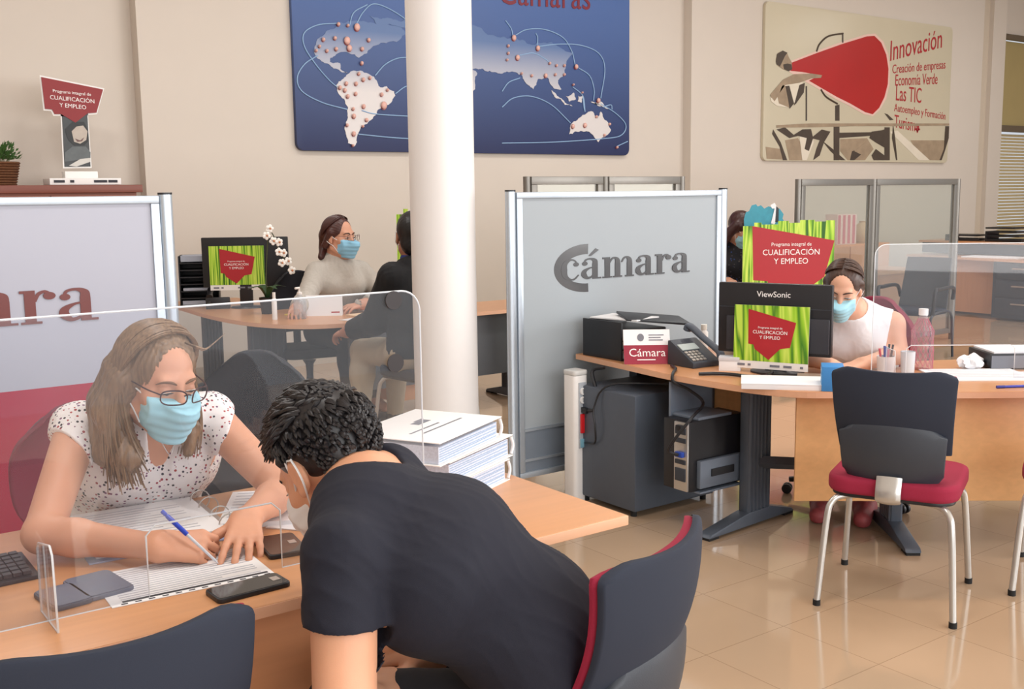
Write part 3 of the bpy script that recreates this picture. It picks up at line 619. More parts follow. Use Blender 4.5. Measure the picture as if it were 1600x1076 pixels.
t = thing('innovation_sign', 'wall sign with a red megaphone and red words on cream, right of the column', 'sign', (12.45, 9.07, 1.95))
board = [(10.44, 1.955), (14.46, 1.97), (14.46, 3.885), (10.44, 3.875)]
MB().prism(rrect(10.43, 1.955, 14.46, 3.88, .07), (0, 9.07, 0), UX, UZ, (0, -.045, 0)).build('board', mat('cream_print', (205, 196, 172), .35, noise=.06, scale=1.2), t, bevel=.006, world=True)
M_sep = mat('sepia_dark', (72, 60, 50), .5, noise=.3, scale=6); M_sepl = mat('sepia_light', (226, 216, 198), .5, noise=.1, scale=5); M_sepm = mat('sepia_mid', (160, 140, 116), .5, noise=.3, scale=9)
D = DATA['inn']; lay = {}
def flat(name, key, m, lvl): MB().prism(D[key], (0, 9.0249-lvl*.0012, 0), UX, UZ, (0, -.001, 0)).build(name, m, t, world=True)
for k in ('floorp', 'floorp2'): flat('photo_print', k, M_sepm, 0)
flat('photo_print', 'plank', M_sepl, 1)
for j, k in enumerate(('post1', 'post2', 'frame', 'framer', 'railb', 'bottle', 'hatA')): flat('photo_print', k, M_sep, 1.05+.1*j)
for j, k in enumerate(('crow1', 'crow2', 'crow3', 'crow4', 'crow5', 'crow6', 'crow7')): flat('photo_print', k, M_sep, 2+.12*j)
flat('photo_print', 'rail', M_sepm, 3)
flat('megaphone_outline', 'hornw', mat('pale_pink_print', (232, 196, 184), .5), 2); flat('megaphone', 'horn', mat('megaphone_red', (176, 30, 30), .35, noise=.15, scale=1.2), 3)
flat('man_figure', 'beard', M_sep, 6); flat('man_figure', 'vest', M_sepm, 5); flat('man_figure', 'sleeve', M_sepm, 6); flat('photo_print', 'crow8', M_sepm, .5); flat('photo_print', 'crow9', M_sepl, 1.9); flat('photo_print', 'crow10', M_sepm, .6); flat('photo_print', 'crow11', M_sepm, 2.9); flat('man_figure', 'head', M_sepm, 4); flat('man_figure', 'hair', M_sep, 5); flat('man_figure', 'shirt', M_sepl, 4); flat('man_figure', 'arm', M_sepm, 5); flat('man_figure', 'tie', M_sep, 6); flat('man_figure', 'dark1', M_sep, 6)
for a in DATA['innline']: MB().tube([(x, 9.022, z) for x, z in a], .012, n=6, smooth=6).build('handle_line', M_sep, t, world=True)
for txt, x, z, x2, z2, h in DATA['inntxt']:
    d = nrm((x2-x, 0, z2-z)); L = math.hypot(x2-x, z2-z)
    mb = text_mesh(txt, h, (0, 0, 0), UX, UZ, (0, -1, 0), .002, 'LEFT')
    wd_ = max(v[0] for v in mb.v); k = L/wd_
    mb.v = [(x+v[0]*k*d[0], 9.0225+v[1], z+v[0]*k*d[2]+v[2]*1.15) for v in mb.v]
    mb.build('lettering', M_crimson, t, world=True)
mb = MB(); x, z = 13.68, 2.42
mb.prism([(x-.06, z-.012), (x-.014, z-.012), (x-.014, z-.05), (x+.014, z-.05), (x+.014, z-.012), (x+.06, z-.012), (x+.06, z+.012), (x+.014, z+.012), (x+.014, z+.08), (x-.014, z+.08), (x-.014, z+.012), (x-.06, z+.012)], (0, 9.0225, 0), UX, UZ, (0, -.001, 0)).build('lettering', M_crimson, t, world=True)

# ------------------------------------------------------------------ programme signs
def programme_sign(name, label, o, u, v, w, h, big=False, group=None, strip=True):
    """bamboo board with a red speech shape; o = lower left corner"""
    o, u, v = Vector(o), Vector(u).normalized(), Vector(v).normalized(); n = u.cross(v)
    th = math.atan2(u.y, u.x)
    t = thing(name, label, 'sign', o, 0, group)
    P = lambda poly, lvl, th_=.0006: MB().prism([(a*w, b*h) for a, b in poly], n*(.0012*lvl), u, v, n*th_)
    top = [(1, 1), (.9, 1.0), (.9, .985), (.78, .985), (.78, 1.01), (.62, 1.01), (.62, .97), (.5, .97), (.5, 1.0), (.38, 1.0), (.38, .95), (.2, .95), (.2, .98), (.12, .98), (.12, .93), (0, .93)] if big else [(1, 1), (0, 1)]
    P([(0, 0), (1, 0)]+top, -2.6, .003).build('board', M_white, t)
    b = P([(.0, .12 if strip else 0), (1, .12 if strip else 0)]+top, 0).build('bamboo_print', None, t)
    m = stripes('bamboo_'+name+str(round(w, 2)), [(40, 96, 14), (140, 190, 36), (206, 230, 96), (150, 200, 40), (60, 124, 20), (190, 220, 80)], 0, 22./w)
    nt = m.node_tree; mp = [q for q in nt.nodes if q.type == 'MAPPING'][0]; mp.inputs['Rotation'].default_value = (0, 0, -th)
    b.data.materials.append(m)
    if big: red = [(.10, .93), (1.0, .70), (.90, .16), (.74, .0), (.72, .0), (.28, .0), (.28, .10), (.12, .12)]
    else: red = [(.19, .94), (.83, .75), (.76, .36), (.63, .33), (.48, .15), (.29, .31), (.27, .38), (.2, .39)]
    P(red, 1.2).build('red_shape', M_crimson, t)
    c = (.53, .53) if big else (.49, .58); ts = min(h*.122, w*.089) if big else h*.074
    for k, (txt, z, dz) in enumerate((('Programa integral de', ts*.62, ts*1.1), ('CUALIFICACIÓN', ts, 0.), ('Y EMPLEO', ts, -ts*1.1))):
        mb = text_mesh(txt, z, n*.0034+u*(c[0]*w)+v*(c[1]*h-ts*.3+dz), u, v, n, .0006, sx=.95 if big else 1.0)
        mb.build('lettering', M_txtw, t)
    if strip:
        for a, wd_ in ((.06, .10), (.2, .04), (.5, .13), (.68, .11), (.9, .04)):
            mb = MB(); mb.prism([(a*w, h*.04), ((a+wd_)*w, h*.04), ((a+wd_)*w, h*.075), (a*w, h*.075)], n*.0016, u, v, n*.0006)
            mb.build('logo_strip', M_ink, t)
    return t
t = thing('programme_stand', 'red and white cut-out stand on top of the tall cabinet', 'sign', (2.24, 8.95, 1.693))
DS = DATA['stand']
def st(name, key, m, lvl, th=.002): MB().prism(DS[key], (0, 8.95-lvl*.003, 0), UX, UZ, (0, -th, 0)).build(name, m, t, world=True)
st('board', 'redw', M_white, 0); st('board', 'col', M_white, 0); st('red_shape', 'red', mat('dark_crimson_print', (140, 36, 40), .5), 2.5)
st('portrait_photo', 'photo', mat('photo_grey', (62, 66, 68), .4, noise=.3, scale=12), 1)
st('portrait_photo', 'hair', mat('photo_dark', (30, 32, 34), .4), 2); st('portrait_photo', 'face', mat('photo_skin', (188, 176, 164), .4, noise=.1), 3); st('portrait_photo', 'shoulder', mat('photo_shirt', (92, 98, 100), .4, noise=.2), 2); st('portrait_photo', 'hand', mat('photo_light', (206, 204, 198), .4), 4); st('portrait_photo', 'smile', mat('photo_smile', (110, 80, 76), .4), 4)
for txt, z, s in (('Programa integral de', 2.40, .034), ('CUALIFICACIÓN', 2.345, .045), ('Y EMPLEO', 2.292, .045)):
    text_mesh(txt, s, (2.235, 8.939, z), (1, 0, -.06), UZ, (0, -1, 0), .001).build('lettering', M_txtw, t, world=True)
MB().box((1.99, 8.80, 1.693), (2.53, 9.02, 1.745)).box((2.13, 8.9, 1.745), (2.38, 9.0, 1.80)).build('base', M_white, t, bevel=.004, world=True)
for a, b_ in ((2.02, 2.10), (2.14, 2.17), (2.32, 2.42), (2.43, 2.50)): MB().box((a, 8.796, 1.71), (b_, 8.799, 1.73)).build('logo_strip', M_inkd, t, world=True)

t = thing('cabinet', 'tall reddish brown cabinet behind the left partition', 'cabinet', (1.2, 8.95, 0))
MB().box((.0, 8.72, .06), (2.62, 9.3, 1.63)).build('body', M_cherry, t, bevel=.003, world=True)
MB().box((-.02, 8.68, 1.63), (2.66, 9.32, 1.69)).build('top_board', wood('cherry_dark', (126, 66, 50), 0, .4), t, bevel=.004, world=True)
for k in range(4):
    d = MB().box((.02+k*.65, 8.70, .08), (.65+k*.65, 8.72, 1.61)).build('door', M_cherry, t, bevel=.002, world=True)
    o = MB().box((.57+k*.65-1.2, -.275, .9), (.585+k*.65-1.2, -.25, 1.05)).build('handle', M_steel, d, bevel=.003)
MB().box((.03, 8.76, 0), (2.59, 9.28, .06)).build('plinth', M_black, t, world=True)
t = thing('potted_plant', 'small green plant in a brown wicker basket on the tall cabinet', 'plant', (1.66, 8.95, 1.69))
mb = MB()
for k in range(9): mb.lathe([(.118+.004*k, k*.02), (.128+.004*k, k*.02+.01), (.118+.004*k, k*.02+.02)], (0, 0, 0), 28)
mb.build('basket', mat('wicker', (112, 74, 48), .7, noise=.5, scale=60), t, smooth=True)
mb = MB()
for k in range(420):
    a = random.uniform(0, 2*PI); e = random.uniform(.05, 1.1); R_ = random.uniform(.06, .16)
    c = Vector((R_*math.cos(a)*math.cos(e)*1.1, R_*math.sin(a)*math.cos(e)*1.1, .19+R_*math.sin(e)*.95)); d = c-Vector((0, 0, .12)); d.normalize()
    s = d.cross(Vector((random.uniform(-1, 1), random.uniform(-1, 1), 1))).normalized()*.009
    tip = c+d*.03+Vector((0, 0, random.uniform(-.012, .012)))
    mb.add([c-d*.006, c+d*.012+s, tip, c+d*.012-s, c+d*.012+Vector((0, 0, .004))], [(0, 1, 4), (1, 2, 4), (2, 3, 4), (3, 0, 4)])
mb.build('foliage', mat('leaf_green', (58, 96, 40), .6, noise=.5, scale=40), t)
mb = MB()
for k in range(40):
    a = random.uniform(0, 2*PI); r = random.uniform(.03, .11); mb.tube([(r*.4*math.cos(a), r*.4*math.sin(a), .1), (r*math.cos(a), r*math.sin(a), random.uniform(.2, .29))], .002, n=4)
mb.build('stem', mat('stem_green', (70, 84, 40), .7), t)

# ------------------------------------------------------------------ chairs
def visitor_chair(label, loc, rz, group=None, M_red=M_red):
    t = thing('visitor_chair', label, 'chair', loc, rz, group)
    def back(a, b, off, w0=.40, w1=.445, z0=.60, z1=.93, dip=.014):
        wd_ = (w0+(w1-w0)*b)/2; y = -.165-.085*b+.055*a*a-.03*math.sin(b*PI)
        z = z0+(z1-z0)*b-dip*(1-a*a)*b+(.0)*a
        if b > .86: wd_ *= 1-.10*(1-math.sqrt(max(0, 1-((b-.86)/.14)**2)))
        k = max(0, abs(a)-.7)/.3
        if b > .86: z -= .022*k*k*(b-.86)/.14
        return Vector((a*wd_, y+off, z))
    MB().surf(lambda a, b: back(a, b, 0), 20, 28, lambda a, b: back(a, b, -.016)).build('back_shell', M_fabricblk, t, bevel=.004, smooth=True, ang=60)
    MB().surf(lambda a, b: back(a*.98, b*.965, .028-.006*abs(a)), 18, 16, lambda a, b: back(a*.98, b*.965, .001)).build('back_cushion', M_red, t, bevel=.008, smooth=True, ang=60)
    def plate(a, b, off):
        p = back(a, b, off, .355, .385, .485, .705, -.012); p.y = -.155-.045*b+.05*a*a-.018*math.sin(b*PI)-.026+off
        k = max(0, abs(a)-.8)/.2
        if b < .2: p.z += .035*k*k*(1-b/.2)
        return p
    MB().surf(lambda a, b: plate(a, b, 0), 16, 10, lambda a, b: plate(a, b, -.014)).build('lower_back_plate', M_dgrey, t, bevel=.004, smooth=True, ang=60)
    seat = [(x, y) for x, y in rrect(-.235, -.215, .235, .235, .09, 6)]
    mb = MB(); mb.prism(seat, (0, 0, .435), UX, (0, 1, 0), (0, 0, .065)); mb.build('seat', M_red, t, bevel=.022, seg=4)
    MB().prism(rrect(-.22, -.2, .22, .22, .08, 6), (0, 0, .422), UX, (0, 1, 0), (0, 0, .014)).build('seat_shell', M_black, t, bevel=.004)
    MB().tube([(0, -.05, .42), (0, -.215, .425), (0, -.238, .46), (0, -.215, .52)], .045, n=12, smooth=5, flat=.22).build('back_bracket', M_steel, t, smooth=True)
    for sx in (-1, 1):
        for sy in (-1, 1):
            fx, fy = sx*.242, sy*.252
            l = MB().tube([(sx*.10, sy*.13, .418), (sx*.17, sy*.17, .418), (sx*.207, sy*.195, .395), (sx*.222, sy*.215, .32), (fx, fy, .012)], .0125, n=12, smooth=6).build('leg', M_steel, t, smooth=True)
            MB().lathe([(.0145, 0), (.0145, .022)], (fx, fy, 0), 14).build('rubber_foot', M_rubber, l)
    return t
g = None
chair = visitor_chair('empty burgundy visitor chair with dark back standing alone before the right desk', (3.535, 2.355, 0), math.radians(-64.9))
copy_tree(chair, (1.268, 1.60, 0), math.atan2(.926, -.377)-PI/2, 'visitor chair with red edged dark back behind the man in the navy t-shirt')
copy_tree(chair, (.405, 1.80, 0), math.radians(1), 'visitor chair in the bottom left corner, only its dark curved back showing')
copy_tree(chair, (4.205, 1.955, 0), math.radians(-64.9), 'visitor chair cut off by the right edge, one silver leg showing')
M_char = mat('charcoal_fabric', (25, 27, 36), .85, noise=.06, scale=200, bump=.08, bscale=600)
def office_chair(label, loc, rz, m, h=.50, seat_z=.46):
    t = thing('office_chair', label, 'chair', loc, rz)
    def back(a, b, off):
        wd_ = .225*(1-.35*abs(2*b-.9)**3)
        return Vector((a*wd_, -.22-.05*b+.05*a*a+off-.03*math.sin(b*PI), seat_z+.10+b*h-.05*abs(a)**3*b))
    MB().surf(lambda a, b: back(a, b, .03), 16, 12, lambda a, b: back(a, b, -.03)).build('backrest', m, t, bevel=.02, seg=3, smooth=True, ang=60)
    MB().surf(lambda a, b: back(a*.9, .06+b*.88, -.031), 12, 8, lambda a, b: back(a*.9, .06+b*.88, -.045)).build('back_shell', M_black, t, bevel=.006, smooth=True, ang=60)
    MB().prism(rrect(-.235, -.22, .235, .24, .1, 6), (0, 0, seat_z-.06), UX, (0, 1, 0), (0, 0, .075)).build('seat', m, t, bevel=.025, seg=4)
    MB().tube([(0, -.08, seat_z-.07), (0, -.24, seat_z-.07), (0, -.29, seat_z), (0, -.285, seat_z+.3)], .03, n=10, smooth=5, flat=.35).build('back_bracket', M_black, t, smooth=True)
    MB().lathe([(.05, seat_z-.1), (.03, seat_z-.13), (.025, .25), (.035, .1), (.06, .08)], (0, 0, 0), 20).build('gas_lift', M_graph, t, smooth=True)
    for k in range(5):
        q = 2*PI*k/5+.3; c, s_ = math.cos(q), math.sin(q)
        l = MB().tube([(0.03*c, .03*s_, .10), (.18*c, .18*s_, .09), (.31*c, .31*s_, .075)], [.03, .024, .018], n=8, flat=.8).build('base_arm', M_black, t, smooth=True)
        w = MB()
        for o_ in (-.016, .016):
            R_ = Matrix.Rotation(q, 3, 'Z'); pr = [(.026*math.cos(x*PI/8), .026*math.sin(x*PI/8)) for x in range(16)]
            w.prism(pr, R_ @ Vector((.32, o_-.008, .027)), R_ @ Vector((1, 0, 0)), UZ, R_ @ Vector((0, .016, 0)))
        w.build('caster', M_black, l, bevel=.003)
    return t
office_chair('burgundy office chair behind the woman in the dotted blouse', (.80, 3.24, 0), math.radians(172), M_maroon, .37)
office_chair('maroon office chair behind the woman in the white sleeveless top', (4.50, 3.27, 0), math.atan2(-.25, -.95)-PI/2, M_maroon, .46)
office_chair('dark office chair behind the woman in the beige jumper', (3.40, 7.30, 0), math.radians(172), M_char, .46)

# ------------------------------------------------------------------ front desk
t = thing('office_desk', 'front beech desk where the woman and the man in navy sit', 'desk', (1.0, 2.4, 0))
MB().slab([(-.45, 2.005), (1.818, 2.005), (1.822, 2.90), (-.45, 2.86)], .702, .73).build('desktop', M_beech, t, bevel=.003, world=True)
MB().slab([(-.451, 2.0035), (1.8195, 2.0035), (1.8235, 2.9015), (-.451, 2.8615)], .7035, .7285).build('edge_band', M_edge, t, bevel=.002, world=True)
MB().box((-.3, 2.13, .18), (1.23, 2.15, .70)).build('modesty_panel', wood('beech_panel', (214, 152, 108), 0, .4), t, bevel=.002, world=True)
def t_leg(name, c, d, parent, L=.62, zt=.70, w=.165, foot_off=0.):
    """slatted steel column on a long tapered foot; d = foot direction"""
    d = nrm((d[0], d[1], 0)); n = A(-d[1], d[0], 0); R_ = Matrix(((d[0], n[0], 0), (d[1], n[1], 0), (0, 0, 1))); c = Vector((c[0], c[1], 0))-Vector(parent.location)
    mb = MB().box((-w/2, -.022, .06), (w/2, .022, zt), R_, c)
    l = mb.build(name, M_graph, parent, bevel=.006)
    mb = MB()
    for k in range(6):
        x = -w/2+w*(k+.5)/6
        for sy in (-1, 1): mb.prism([(x-.0095, 0), (x+.0095, 0), (x+.005, .009), (x-.005, .009)], c+R_ @ Vector((0, sy*.022, .07)), R_ @ Vector((1, 0, 0)), R_ @ Vector((0, sy, 0)), (0, 0, zt-.08))
    mb.build('column_rib', M_graph, l)
    a, b_ = -L/2+foot_off, L/2+foot_off
    mb = MB().prism([(a, .012), (a+.02, .03), (-w/2, .075), (w/2, .075), (b_-.02, .03), (b_, .012)], c+R_ @ Vector((0, -.035, 0)), R_ @ Vector((1, 0, 0)), UZ, R_ @ Vector((0, .07, 0)))
    f = mb.build('foot', M_graph, l, bevel=.006)
    for x in (a+.04, b_-.04): MB().box((x-.035, -.03, 0), (x+.035, .03, .014), R_, c).build('foot_pad', M_rubber, f)
    return l
t_leg('leg', (1.64, 2.45), (0, 1), t, .72); t_leg('leg', (-.3, 2.45), (0, 1), t, .72)
MB().box((1.50, 2.07, .0), (1.56, 2.11, .70)).build('support_post', M_alu, t, bevel=.004, world=True)

# ------------------------------------------------------------------ right desk
n_ = A(.62, .785, 0); e_ = A(.785, -.62, 0)
def R2(a, b): p = A(3.55, 2.86, 0)+e_*a+n_*b; return (float(p[0]), float(p[1]))
curve = lambda P, n=5: [tuple(map(float, q[:2])) for q in spline([(*p, 0) for p in P], n)]
top3 = [(4.25, 4.30), (3.53, 4.30)]+curve([(3.49, 3.9), (3.45, 3.5), (3.47, 3.10), (3.55, 2.86), R2(.2, -.015), R2(.55, -.03), R2(.95, -.03), R2(1.6, -.0)])+[R2(1.6, .84)]+curve([R2(1.0, .84), R2(.74, .78), R2(.62, .62), R2(.48, .56), (4.16, 3.42), (4.24, 3.7), (4.25, 4.0)])
def grow(poly, d):
    cx = sum(p[0] for p in poly)/len(poly); cy = sum(p[1] for p in poly)/len(poly); out = []
    n = len(poly)
    for i in range(n):
        a, b, c = Vector(poly[i-1]), Vector(poly[i]), Vector(poly[(i+1) % n])
        e1, e2 = (b-a), (c-b)
        if e1.length < 1e-6 or e2.length < 1e-6: out.append(tuple(b)); continue
        q = (Vector((e1.y, -e1.x)).normalized()+Vector((e2.y, -e2.x)).normalized()); q.normalize(); out.append(tuple(b+q*d))
    return out
def poly_desk(name, label, poly, loc, m, zt=.73, th=.028):
    t = thing(name, label, 'desk', loc)
    ar = sum(poly[i][0]*poly[(i+1) % len(poly)][1]-poly[(i+1) % len(poly)][0]*poly[i][1] for i in range(len(poly)))
    if ar < 0: poly = poly[::-1]
    MB().slab(poly, zt-th, zt).build('desktop', m, t, world=True)
    MB().slab(grow(poly, .002), zt-th+.001, zt-.0015).build('edge_band', M_edge, t, world=True)
    return t
t3 = poly_desk('office_desk', 'right beech corner desk with curved front and the big black monitor', top3, (3.9, 3.2, 0), M_beechy)
t_leg('leg', (3.80, 3.30), (1, .09), t3, .66, w=.175, foot_off=-.05)
t_leg('leg', R2(.52, .36), (-.62, -.785), t3, .66, w=.15, foot_off=.0)
t_leg('leg', (3.9, 4.2), (1, 0), t3, .5, w=.12)
t_leg('leg', R2(1.45, .4), (-.62, -.785), t3, .66, w=.15)
o = R2(.02, .10)
Rm = Matrix(((e_[0], n_[0], 0), (e_[1], n_[1], 0), (0, 0, 1)))
MB().box((0, 0, .225), (1.5, .018, .698), Rm, (*o, 0)).build('modesty_panel', wood('beech_panel_light', (230, 178, 124), 0, .4), t3, bevel=.002, world=True)
MB().box((3.95, 3.40, .42), (3.97, 4.2, .70)).build('modesty_panel', wood('beech_panel_light', (230, 178, 124), 0, .4), t3, world=True)
MB().tube([(3.8, 3.3, .30), R2(.52, .38)+(.30,)], .03, n=4).build('cross_beam', M_graph, t3, world=True)

# ------------------------------------------------------------------ things under and around the right desk
t = thing('filing_pedestal', 'dark grey metal pedestal under the right desk', 'cabinet', (3.66, 3.92, 0))
MB().box((3.40, 3.70, .03), (3.95, 4.14, .605)).build('body', M_graph, t, bevel=.012, world=True)
for k in range(3): MB().box((3.952, 3.72, .05+k*.185), (3.966, 4.12, .225+k*.185)).build('drawer', M_graph, t, bevel=.004, world=True)
mb = MB()
for x in (3.43, 3.91):
    for y in (3.74, 4.10): mb.lathe([(.016, 0), (.016, .03)], (x, y, 0), 12)
mb.build('glide_foot', M_rubber, t, world=True)
t = thing('computer_tower', 'black computer tower hung below the right desk, silver rear', 'computer', (3.56, 3.45, 0))
MB().box((3.425, 3.36, .20), (3.79, 3.53, .53)).build('case', M_black, t, bevel=.006, world=True)
MB().box((3.414, 3.365, .205), (3.426, 3.45, .525)).build('rear_panel', M_steel, t, bevel=.002, world=True)
for z, h_ in ((.47, .03), (.43, .022), (.25, .06), (.33, .02)): MB().box((3.409, 3.375, z), (3.415, 3.44, z+h_)).build('port', M_dgrey, t, bevel=.001, world=True)
MB().box((3.392, 3.38, .365), (3.412, 3.425, .39)).build('blue_plug', mat('blue_connector', (40, 74, 170), .4), t, bevel=.003, world=True)
MB().box((3.39, 3.385, .49), (3.412, 3.42, .515)).build('plug', M_black, t, bevel=.003, world=True)
hg = MB().box((3.47, 3.335, .215), (3.75, 3.36, .345)).box((3.47, 3.335, .19), (3.75, 3.555, .20)).box((3.47, 3.53, .19), (3.75, 3.545, .69)).box((3.48, 3.36, .53), (3.7, 3.54, .545)).build('hanging_bracket', mat('bracket_grey', (120, 132, 148), .4, .3), t, bevel=.004, world=True)
MB().box((-.02, -.120, .265), (.13, -.114, .30)).build('slot', M_black, hg)
t = thing('power_column', 'white power column with red sockets left of the pedestal', 'power column', (3.42, 4.16, 0))
MB().prism(rrect(3.352, 4.095, 3.442, 4.195, .022, 4), (0, 0, .0), UX, (0, 1, 0), (0, 0, .655)).build('body', M_white, t, bevel=.003, world=True)
MB().prism(rrect(3.350, 4.093, 3.444, 4.197, .022, 4), (0, 0, .655), UX, (0, 1, 0), (0, 0, .025)).build('top_cap', mat('cap_grey', (214, 214, 212), .4), t, bevel=.008, world=True)
MB().box((3.375, 4.088, .28), (3.42, 4.096, .62)).build('socket_strip', mat('strip_grey', (176, 182, 190), .4), t, bevel=.002, world=True)
for k, z in enumerate((.575, .53)): MB().lathe([(.018, 0), (.018, .006), (.012, .006), (.012, .002)], (0, 0, 0), 18).build('white_socket', M_white, t).matrix_local = Matrix.Translation((-.022, -.072, z)) @ Matrix.Rotation(PI/2, 4, 'X')
MB().box((3.38, 4.076, .36), (3.415, 4.09, .46)).build('red_socket', mat('socket_red', (206, 28, 36), .4), t, bevel=.004, world=True)
MB().box((3.385, 4.05, .465), (3.412, 4.09, .495)).build('plug', M_black, t, bevel=.005, world=True)
MB().box((3.38, 4.08, .285), (3.415, 4.09, .33)).build('data_socket', mat('socket_teal', (120, 170, 190), .4), t, bevel=.003, world=True)
def cable(label, pts, r=.0055, m=None):
    o = MB().tube(pts, r, n=7, smooth=7).build('cable', m or M_black, None, smooth=True); return tag(o, label, 'cable')
cable('thick black cable from the power column up to the right desk', [(3.40, 4.05, .48), (3.41, 4.00, .50), (3.43, 4.02, .58), (3.43, 4.05, .68), (3.47, 4.0, .702)], .010)
cable('thin black cable drooping beside the power column', [(3.40, 4.075, .31), (3.385, 3.98, .33), (3.37, 3.96, .42), (3.375, 3.97, .52), (3.42, 3.9, .63), (3.62, 3.66, .65), (3.72, 3.64, .70)], .005)
cable('long black cable looping from desk edge to the back of the computer tower', [(3.60, 3.66, .738), (3.53, 3.56, .742), (3.452, 3.50, .735), (3.438, 3.48, .70), (3.50, 3.44, .66), (3.55, 3.40, .60), (3.42, 3.34, .56), (3.36, 3.38, .47), (3.35, 3.42, .40), (3.39, 3.40, .377)], .0075)
cable('black monitor cable lying across the right desktop', [(3.52, 3.40, .739), (3.58, 3.36, .739), (3.62, 3.30, .739), (3.64, 3.22, .739), (3.70, 3.17, .739), (3.78, 3.19, .748)], .008)

# ------------------------------------------------------------------ things on the right desk
ZT = .73
t = thing('letter_tray', 'black stacked letter trays with papers at left end of right desk', 'letter tray', (3.68, 4.09, ZT))
mb = MB().box((3.535, 3.95, ZT), (3.545, 4.25, ZT+.195)).box((3.835, 3.95, ZT), (3.845, 4.25, ZT+.15)).box((3.545, 4.24, ZT), (3.835, 4.25, ZT+.19))
mb.build('side_panel', M_black, t, bevel=.003, world=True)
for k in range(4): MB().box((3.545, 3.95, ZT+.005+k*.047), (3.835, 4.24, ZT+.011+k*.047)).build('shelf', M_black, t, world=True)
tag(MB().box((3.56, 3.96, ZT+.011), (3.82, 4.2, ZT+.03)).box((3.56, 3.97, ZT+.058), (3.82, 4.2, ZT+.085)).build('paper_pile', M_paper, t, world=True), 'white papers')
def sheet(label, c, w, h, rz, name='paper_sheet', m=None, th=.0015, lines=0, z=None, group=None):
    o = MB().box((-w/2, -h/2, 0), (w/2, h/2, th)).build(name, m or M_paper, None); o.location = c; o.rotation_euler = (0, 0, rz); tag(o, label, 'paper', group)
    if lines:
        mb = MB()
        for k in range(lines):
            y = h*.42-k*h*.84/lines; x1 = w*(.44 if k % 4 else .2); mb.box((-w*.43, y, th), (x1, y+h*.018, th+.0004))
        mb.build('printed_lines', mat('pale_ink', (186, 188, 198), .7), o)
    return o
sheet('loose white sheets on top of the black letter trays', (3.69, 4.1, ZT+.196), .21, .29, .25, th=.006, m=M_paper)
o = MB().box((-.17, -.12, 0), (.17, .12, .012)).build('document_folder', M_black, None, bevel=.004); o.location = (3.80, 4.0, ZT+.188); o.rotation_euler = (.06, .10, -.5); tag(o, 'black folder lying on the letter trays', 'folder')
t = thing('tent_card', 'small white and red tent card reading Cámara on the right desk', 'sign', (3.575, 3.80, ZT), math.atan2(-.38, .50))
u = Vector((1, 0, 0)); v = Vector((0, .42, .907)).normalized(); n = u.cross(v)
MB().prism([(-.115, 0), (.115, 0), (.115, .18), (-.115, .18)], (0, 0, 0), u, v, -n*.004).build('front_card', M_paper, t)
MB().prism([(-.115, 0), (.115, 0), (.115, .18), (-.115, .18)], (0, .15, 0), u, Vector((0, -.42, .907)), (0, .004, 0)).build('rear_card', M_paper, t)
MB().prism([(-.115, 0), (.115, 0), (.115, .098), (-.115, .098)], n*.0006, u, v, n*.0008).build('red_band', mat('wine_print', (150, 22, 52), .5), t)
text_mesh('Cámara', .058, n*.0018+v*.04, u, v, n, .0006, sx=1.0).build('lettering', M_txtw, t)
MB().prism([(-.05, .02), (.04, .02), (.04, .025), (-.05, .025)], n*.0016, u, v, n*.0006).build('underline', M_txtw, t)
MB().prism([(-.03+.017*math.cos(k*PI/8), .138+.02*math.sin(k*PI/8)) for k in range(16)], n*.0006, u, v, n*.0008).prism([(.01, .148), (.085, .148), (.085, .153), (.01, .153)], n*.0006, u, v, n*.0008).prism([(.01, .135), (.07, .135), (.07, .14), (.01, .14)], n*.0006, u, v, n*.0008).prism([(.01, .122), (.08, .122), (.08, .127), (.01, .127)], n*.0006, u, v, n*.0008).build('emblem', M_ink, t)
t = thing('desk_phone', 'grey and black desk telephone beside the Cámara tent card', 'telephone', (3.735, 3.64, ZT), -.05); t.scale = (.92, .92, .92)
MB().prism([(-.10, 0), (.10, 0), (.10, .13), (.08, .13), (-.10, .03)], (-.10, 0, 0), (0, 1, 0), UZ, (.19, 0, 0)).build('base', M_dgrey, t, bevel=.006)
MB().tube([(.07, -.13, .05), (.07, -.11, .08), (.07, 0, .135), (.07, .11, .19), (.07, .13, .17)], [.026, .022, .02, .024, .028], n=12, smooth=6, flat=.8).build('handset', M_graph, t, smooth=True)
R_ = Matrix.Rotation(.507, 3, 'X'); mb = MB()
for i in range(4):
    for j in range(4): mb.box((-.09+i*.025, -.06+j*.022, .076), (-.072+i*.025, -.045+j*.022, .082), R_)
mb.build('keypad', M_steel, t)
MB().box((-.09, .035, .076), (.03, .085, .081), R_).build('display', mat('lcd', (170, 180, 178), .3), t)
o = MB().lathe([(.021, 0), (.022, .01), (.022, .115), (.014, .125), (.014, .13)], (4.03, 3.86, ZT), 20).build('bottle_body', M_white, None, smooth=True)
t = thing('small_bottle', 'small white bottle with cap behind the telephone', 'bottle', (4.03, 3.86, ZT)); o.parent = t; o.location = (-4.03, -3.86, -ZT)
MB().lathe([(.016, .13), (.016, .155)], (0, 0, 0), 16).build('cap', mat('cap_cream', (232, 232, 226), .4), t, smooth=True)
def small_box(label, c, s, rz, m, name='small_box', cat='box', lid=None):
    t = thing(name, label, cat, c, rz)
    MB().box((-s[0]/2, -s[1]/2, 0), (s[0]/2, s[1]/2, s[2])).build('body', m, t, bevel=.002)
    if lid: MB().box((-s[0]/2-.002, -s[1]/2-.002, s[2]*.72), (s[0]/2+.002, s[1]/2+.002, s[2]+.002)).build('lid', lid, t, bevel=.002)
    return t
small_box('small white carton in front of the telephone, nearest the monitor', (3.75, 3.42, ZT), (.10, .07, .065), -.9, M_paper, lid=mat('carton_grey', (206, 206, 210), .6))
